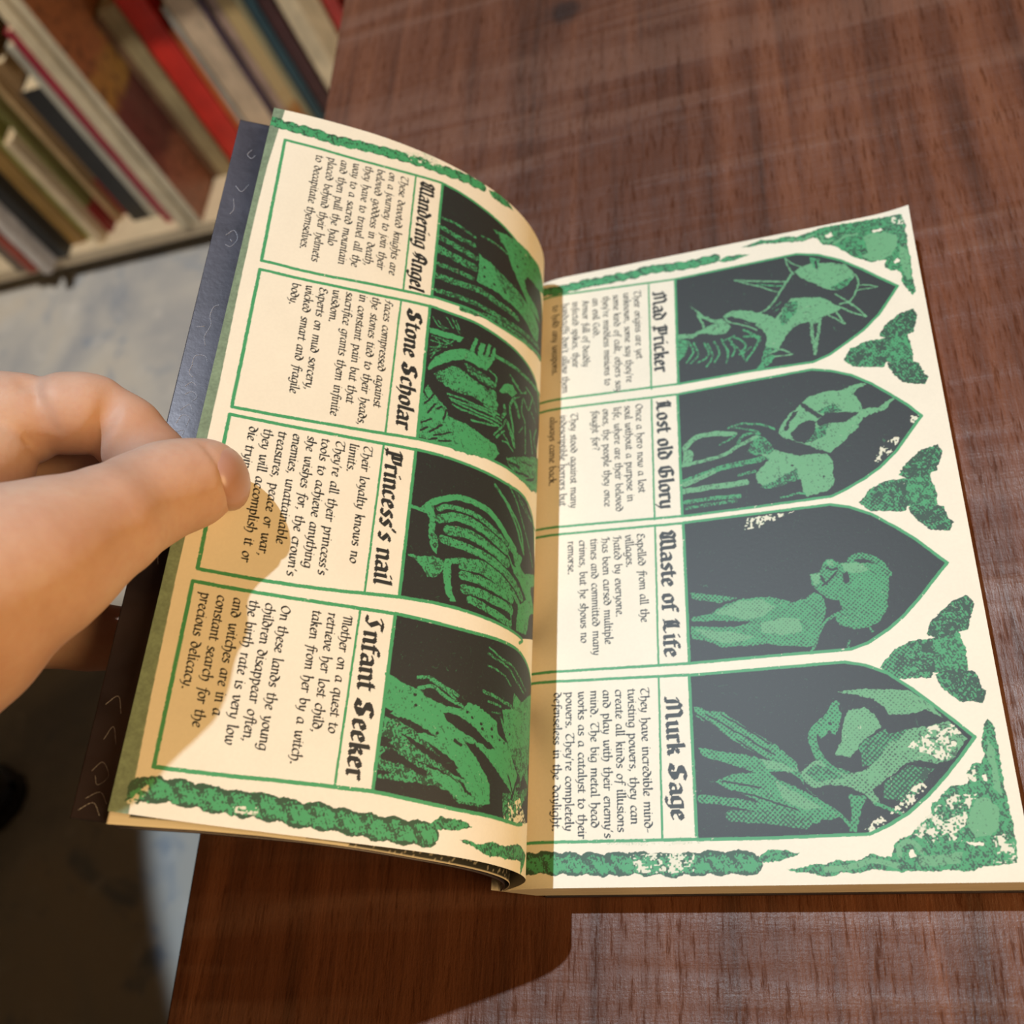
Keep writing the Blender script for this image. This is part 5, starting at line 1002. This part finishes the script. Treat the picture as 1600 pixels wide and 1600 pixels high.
# pale hairline curls printed on the cover: thin raised foil threads
m_curl = plain('pale_curl_print', (.42, .40, .44), .5, .2, 200)
CUR = [[(5.2,198),(4.2,196),(5.6,194.5),(6.6,196)],[(3.0,183),(5,181),(6.6,184)],[(3.2,178),(4,174),(3.2,172)],[(3.5,164),(5.5,166),(7,163),(5.6,160),(4,160.5)],[(5,162.6),(5.6,161.8)],
 [(6.2,139),(4.8,138),(4.4,135),(5.2,132),(4.2,128),(5,125)],[(1.4,131),(3.6,131.4)],[(2.6,119),(3,121.5),(5.6,121.6),(6.6,119.5)],[(2.8,118.8),(2.4,116),(3.6,114.6)],[(2.2,111.5),(3.6,113),(5,112)],[(2.6,109),(4.4,110),(6,108.6),(5,107)],[(2.4,104),(4.4,106),(5.6,104.4)],[(2.2,100),(3.2,102.6),(5.2,102),(5,99.4)],[(3,97.6),(4.6,98),(4.6,96.6)],
 [(2,10),(4,12),(6,9),(4,7),(3,9)],[(2,4),(5,5.5),(7,3)],[(3,17),(4.5,20),(6,16)],[(1.5,25),(4,27),(5.5,23)],[(1,1.5),(4,3.2),(6,.5)],[(3,60),(5,63),(6,60)],[(2.5,66),(3.5,70),(5,68)],[(2,74),(4,76),(5,73)]]
bm = bmesh.new(); bm.from_mesh(me_cover)
Rz = Raster.smooth
for cv in CUR:
    Q = Rz(None, np.array(cv, float)); 
    for a, b2 in zip(Q[:-1], Q[1:]):
        d = b2-a; l = np.linalg.norm(d)+1e-6; nn = np.array([-d[1], d[0]])/l*.075
        q = np.array([a+nn, a-nn, b2-nn, b2+nn]); p3 = cover_at(q[:, 0]+.3, q[:, 1])
        p3 = p3+np.array([.45, 0, .55])*.10
        fc = bm.faces.new([bm.verts.new(tuple(x)) for x in VA(p3)]); fc.material_index = 1
bm.to_mesh(me_cover); bm.free()
o = obj('cover', me_cover, [m_cov, m_curl], bk, label='purple black laminated cover with pale hairline curls'); md = o.modifiers.new('t', 'SOLIDIFY'); md.thickness = .00035; md.offset = -1

# ---- block of pages under the right page, slanted towards the spine
m_block, nt, b = mat('page_block_edges')
v = coords(nt, (1, 1, 1)); vz = coords(nt, (.03, .03, 1)); n1 = noise(nt, vz, 2600, 3, .7); n2 = noise(nt, v, 40, 3)
c = ramp(nt, n1, [(.3, (.66, .58, .48)), (.7, (.86, .79, .68))]); c = mix(nt, ramp(nt, n2, [(.4, (0, 0, 0)), (.7, (.25, .25, .25))]), c, (.40, .33, .25))
L(nt, c, b.inputs['Base Color']); b.inputs['Roughness'].default_value = .8; bump(nt, b, n1, .3, .0003)
xs_ = np.array([14.6, 16.5, 20, 24, 28, 32, 60, 100, 147.9]); zt = np.array([-2.3, -2.6, -2.2, -1.1, -.45, -.15, -.12, -.12, -.12]); xb = np.array([24.5, 25, 26, 28, 31, 34, 61, 100, 147.6])
rows = []
for yv in (0.15, 209.85):
    ring = [(x, yv, z) for x, z in zip(xs_, zt)]+[(x, yv, -11.2) for x in xb[::-1]]; rows.append(ring+[ring[0]])
bm = bmesh.new(); vs = [[bm.verts.new(V(*p)) for p in r[:-1]] for r in rows]; n = len(vs[0])
for i in range(n): bm.faces.new([vs[0][i], vs[0][(i+1) % n], vs[1][(i+1) % n], vs[1][i]])
bm.faces.new(vs[0][::-1]); bm.faces.new(vs[1]); bmesh.ops.recalc_face_normals(bm, faces=bm.faces)
me = bpy.data.meshes.new('page_block'); bm.to_mesh(me); bm.free(); obj('page_block', me, m_block, bk, smooth=False, label='thick block of unread pages')
obj('back_cover', box_mesh('back_cover', 27, 148.3, -.3, 210.3, TZ+.05, -11.25, bevel=.15), m_cov, bk, smooth=False)

# ------------------------------------------------------------------ the hand
def ray(px, py, dep, dz=0):
    return CAM+RC.T@np.array([(px-800)/F_PX, (py-800)/F_PX, 1.0])*dep
def cone(G, a, b, ra, rb):
    d = b-a; l2 = d@d+1e-9; t = np.clip(((G-a)@d)/l2, 0, 1); return np.linalg.norm(G-a-t[..., None]*d, axis=-1)-(ra+(rb-ra)*t)
def smin(a, b, k):
    h = np.clip(.5+.5*(b-a)/k, 0, 1); return b*(1-h)+a*h-k*h*(1-h)
# chains of (pixel x, pixel y, distance from lens in mm, radius in pixels): joints and added bulk of the hand along its sight lines
HAND = [
 (3, 2.5, [(324,745,250.5,58),(298,755,247,68),(258,766,243,73),(215,788,238,77),(165,818,229,88),(100,852,222,107),(60,874,218,123),(0,900,214,140),(-110,954,209,190),(-260,1060,212,200),(-460,1240,226,180),(-760,1500,242,180)]),
 (4, 5, [(-110,930,238,150),(-30,905,241,110),(50,880,238,92),(104,864,237,76)]),  # palm bulk behind the thumb, thickened to block light leaking through
 (5, 6, [(-90,1000,246,120),(8,1016,250,50)]),  # bulk hidden behind the palm, added to keep light off the table
 (2.5, 4, [(-170,760,246,110),(-70,728,250,84),(-26,722,252,72),(-8,724,253,54)]),
 (1.5, 2, [(-90,650,258,70),(0,655,259,72),(34,656,260,73)]),
 (1.2, 2, [(104,646,261,65),(128,646,262,65)]),
 (1.0, 3, [(152,634,263,47),(196,676,264,55),(236,722,264,56),(256,748,264,52)]),
 (2, 4, [(-60,770,276,80),(60,744,280,52),(150,722,284,40)]),
 (2, 4, [(-60,930,268,70),(60,905,272,40),(140,880,278,28),(205,868,283,28),(290,850,286,28)]),
 (3, 6, [(-60,1000,268,80),(60,986,272,50),(140,994,276,46),(220,1000,280,42),(290,1000,283,36)]),
]
CREASES = [(3.0, 1.8, [(190,588,257),(178,622,255),(160,665,254),(141,714,257)]), (.8, 2.0, [(50,606,254),(74,640,252),(86,680,252),(82,722,256)]), (.7, 1.6, [(36,586,254),(28,640,251),(40,690,252)]),
 (.4, .9, [(262,696,232),(285,730,230),(302,775,231)]), (.35, .8, [(236,706,228),(260,742,227),(276,785,228)]), (.3, .8, [(216,724,226),(236,760,225)]), (.3, .9, [(20,800,200),(50,840,199),(60,900,199)]),
 (.8, 1.0, [(318,690,243),(331,715,242),(350,748,242),(345,797,246)])]
NAIL = ((354, 747, 250.5), (5.1, 8.0, 9.3), -14)

def field(G):
    D = None
    for k_out, k_in, ch in HAND:
        pts = [(ray(x, y, d), r*d/F_PX) for x, y, d, r in ch]; f = None
        for (a, ra), (b2, rb) in zip(pts[:-1], pts[1:]):
            g = cone(G, a, b2, ra, rb); f = g if f is None else smin(f, g, k_in)
        D = f if D is None else smin(D, f, k_out)
    for depth, w, ch in CREASES:
        pts = [ray(x, y, d) for x, y, d in ch]; q = None
        for a, b2 in zip(pts[:-1], pts[1:]):
            g = cone(G, a, b2, 0, 0); q = g if q is None else np.minimum(q, g)
        D = D+depth*np.exp(-(q/w)**2)
    return D
def surface_nets(h):
    pts = np.array([ray(x, y, d) for _, _, ch in HAND for x, y, d, r in ch]); rad = max(r*d/F_PX for _, _, ch in HAND for x, y, d, r in ch)
    lo = pts.min(0)-rad-3; hi = pts.max(0)+rad+3; n = np.ceil((hi-lo)/h).astype(int)+1
    D = np.empty(n, np.float32); ys, zs = np.meshgrid(lo[1]+np.arange(n[1])*h, lo[2]+np.arange(n[2])*h, indexing='ij')
    for i in range(n[0]):
        G = np.stack([np.full_like(ys, lo[0]+i*h), ys, zs], -1); D[i] = field(G)
    S = D < 0; c8 = np.zeros(np.array(n)-1, int); acc = np.zeros(tuple(np.array(n)-1)+(3,)); cnt = np.zeros(np.array(n)-1)
    sl = lambda o: tuple(slice(k, k+m-1) for k, m in zip(o, n))
    for ax in range(3):
        for o1 in (0, 1):
            for o2 in (0, 1):
                o = [0, 0, 0]; oth = [k for k in range(3) if k != ax]; o[oth[0]] = o1; o[oth[1]] = o2; p = list(o); p[ax] = 1
                a = D[sl(o)]; b2 = D[sl(p)]; x = (a < 0) != (b2 < 0); t = np.where(x, a/np.where(x, a-b2, 1), 0)
                off = np.zeros(a.shape+(3,)); off[..., ax] = t; off[..., oth[0]] = o1; off[..., oth[1]] = o2
                acc += off*x[..., None]; cnt += x
    act = cnt > 0; idx = -np.ones(act.shape, int); idx[act] = np.arange(act.sum())
    ijk = np.argwhere(act); vert = lo+(ijk+acc[act]/cnt[act][:, None])*h
    quads = []
    for ax in range(3):
        a = D; o = [slice(None)]*3; p = [slice(None)]*3; o[ax] = slice(0, -1); p[ax] = slice(1, None)
        x = (S[tuple(o)] != S[tuple(p)]); oth = [k for k in range(3) if k != ax]
        e = np.argwhere(x); ok = (e[:, oth[0]] > 0) & (e[:, oth[1]] > 0) & (e[:, oth[0]] < n[oth[0]]-1) & (e[:, oth[1]] < n[oth[1]]-1); e = e[ok]
        def at_(d0, d1):
            q = e.copy(); q[:, oth[0]] -= d0; q[:, oth[1]] -= d1; return idx[q[:, 0], q[:, 1], q[:, 2]]
        q = np.stack([at_(1, 1), at_(0, 1), at_(0, 0), at_(1, 0)], 1); inside = S[tuple(e.T)]
        fl = inside if ax != 1 else ~inside
        q[~fl] = q[~fl][:, ::-1]; quads.append(q)
    return vert, np.vstack(quads)
m_skin, nt, b = mat('skin')
v = coords(nt); n1 = noise(nt, v, 38, 4, .6, .3); n2 = noise(nt, v, 420, 3, .6); n3 = noise(nt, v, 1500, 2, .6)
c = ramp(nt, n1, [(.30, (.50, .285, .205)), (.52, (.57, .35, .26)), (.72, (.61, .41, .31))]); c = mix(nt, ramp(nt, n2, [(.45, (0, 0, 0)), (.75, (.16, .16, .16))]), c, (.48, .20, .14))
L(nt, c, b.inputs['Base Color']); b.inputs['Roughness'].default_value = .56; b.inputs['Specular IOR Level'].default_value = .26
b.inputs['Subsurface Weight'].default_value = .18; b.inputs['Subsurface Radius'].default_value = (1.0, .35, .2); b.inputs['Subsurface Scale'].default_value = .003
bump(nt, b, math_n(nt, 'ADD', n2, math_n(nt, 'MULTIPLY', n3, .5)), .10, .0006)
vert, quads = surface_nets(.85)
me = raw_mesh('hand', VA(vert), quads)
hand = obj('hand', me, m_skin, label='bare left hand pinching the raised left page, thumb on top and bent index finger behind', cat='hand')
md = hand.modifiers.new('relax', 'SMOOTH'); md.factor = .5; md.iterations = 2
m_nail = plain('thumb_nail_horn', (.46, .245, .19), .32, .06, 60)
ce = ray(*NAIL[0]); rx, ry, rz = NAIL[1]
bm = bmesh.new(); bmesh.ops.create_uvsphere(bm, u_segments=32, v_segments=20, radius=1)
ang = math.radians(NAIL[2])
for vv in bm.verts:
    x, y, z = vv.co
    x, y = x*rx, y*ry; x, y = x*math.cos(ang)-y*math.sin(ang), x*math.sin(ang)+y*math.cos(ang)
    p = ce+RC.T@np.array([x, y, z*rz]); vv.co = V(*p)
me = bpy.data.meshes.new('thumbnail'); bm.to_mesh(me); bm.free(); obj('thumbnail', me, m_nail, hand, label='pinkish nail at the tip of the thumb')
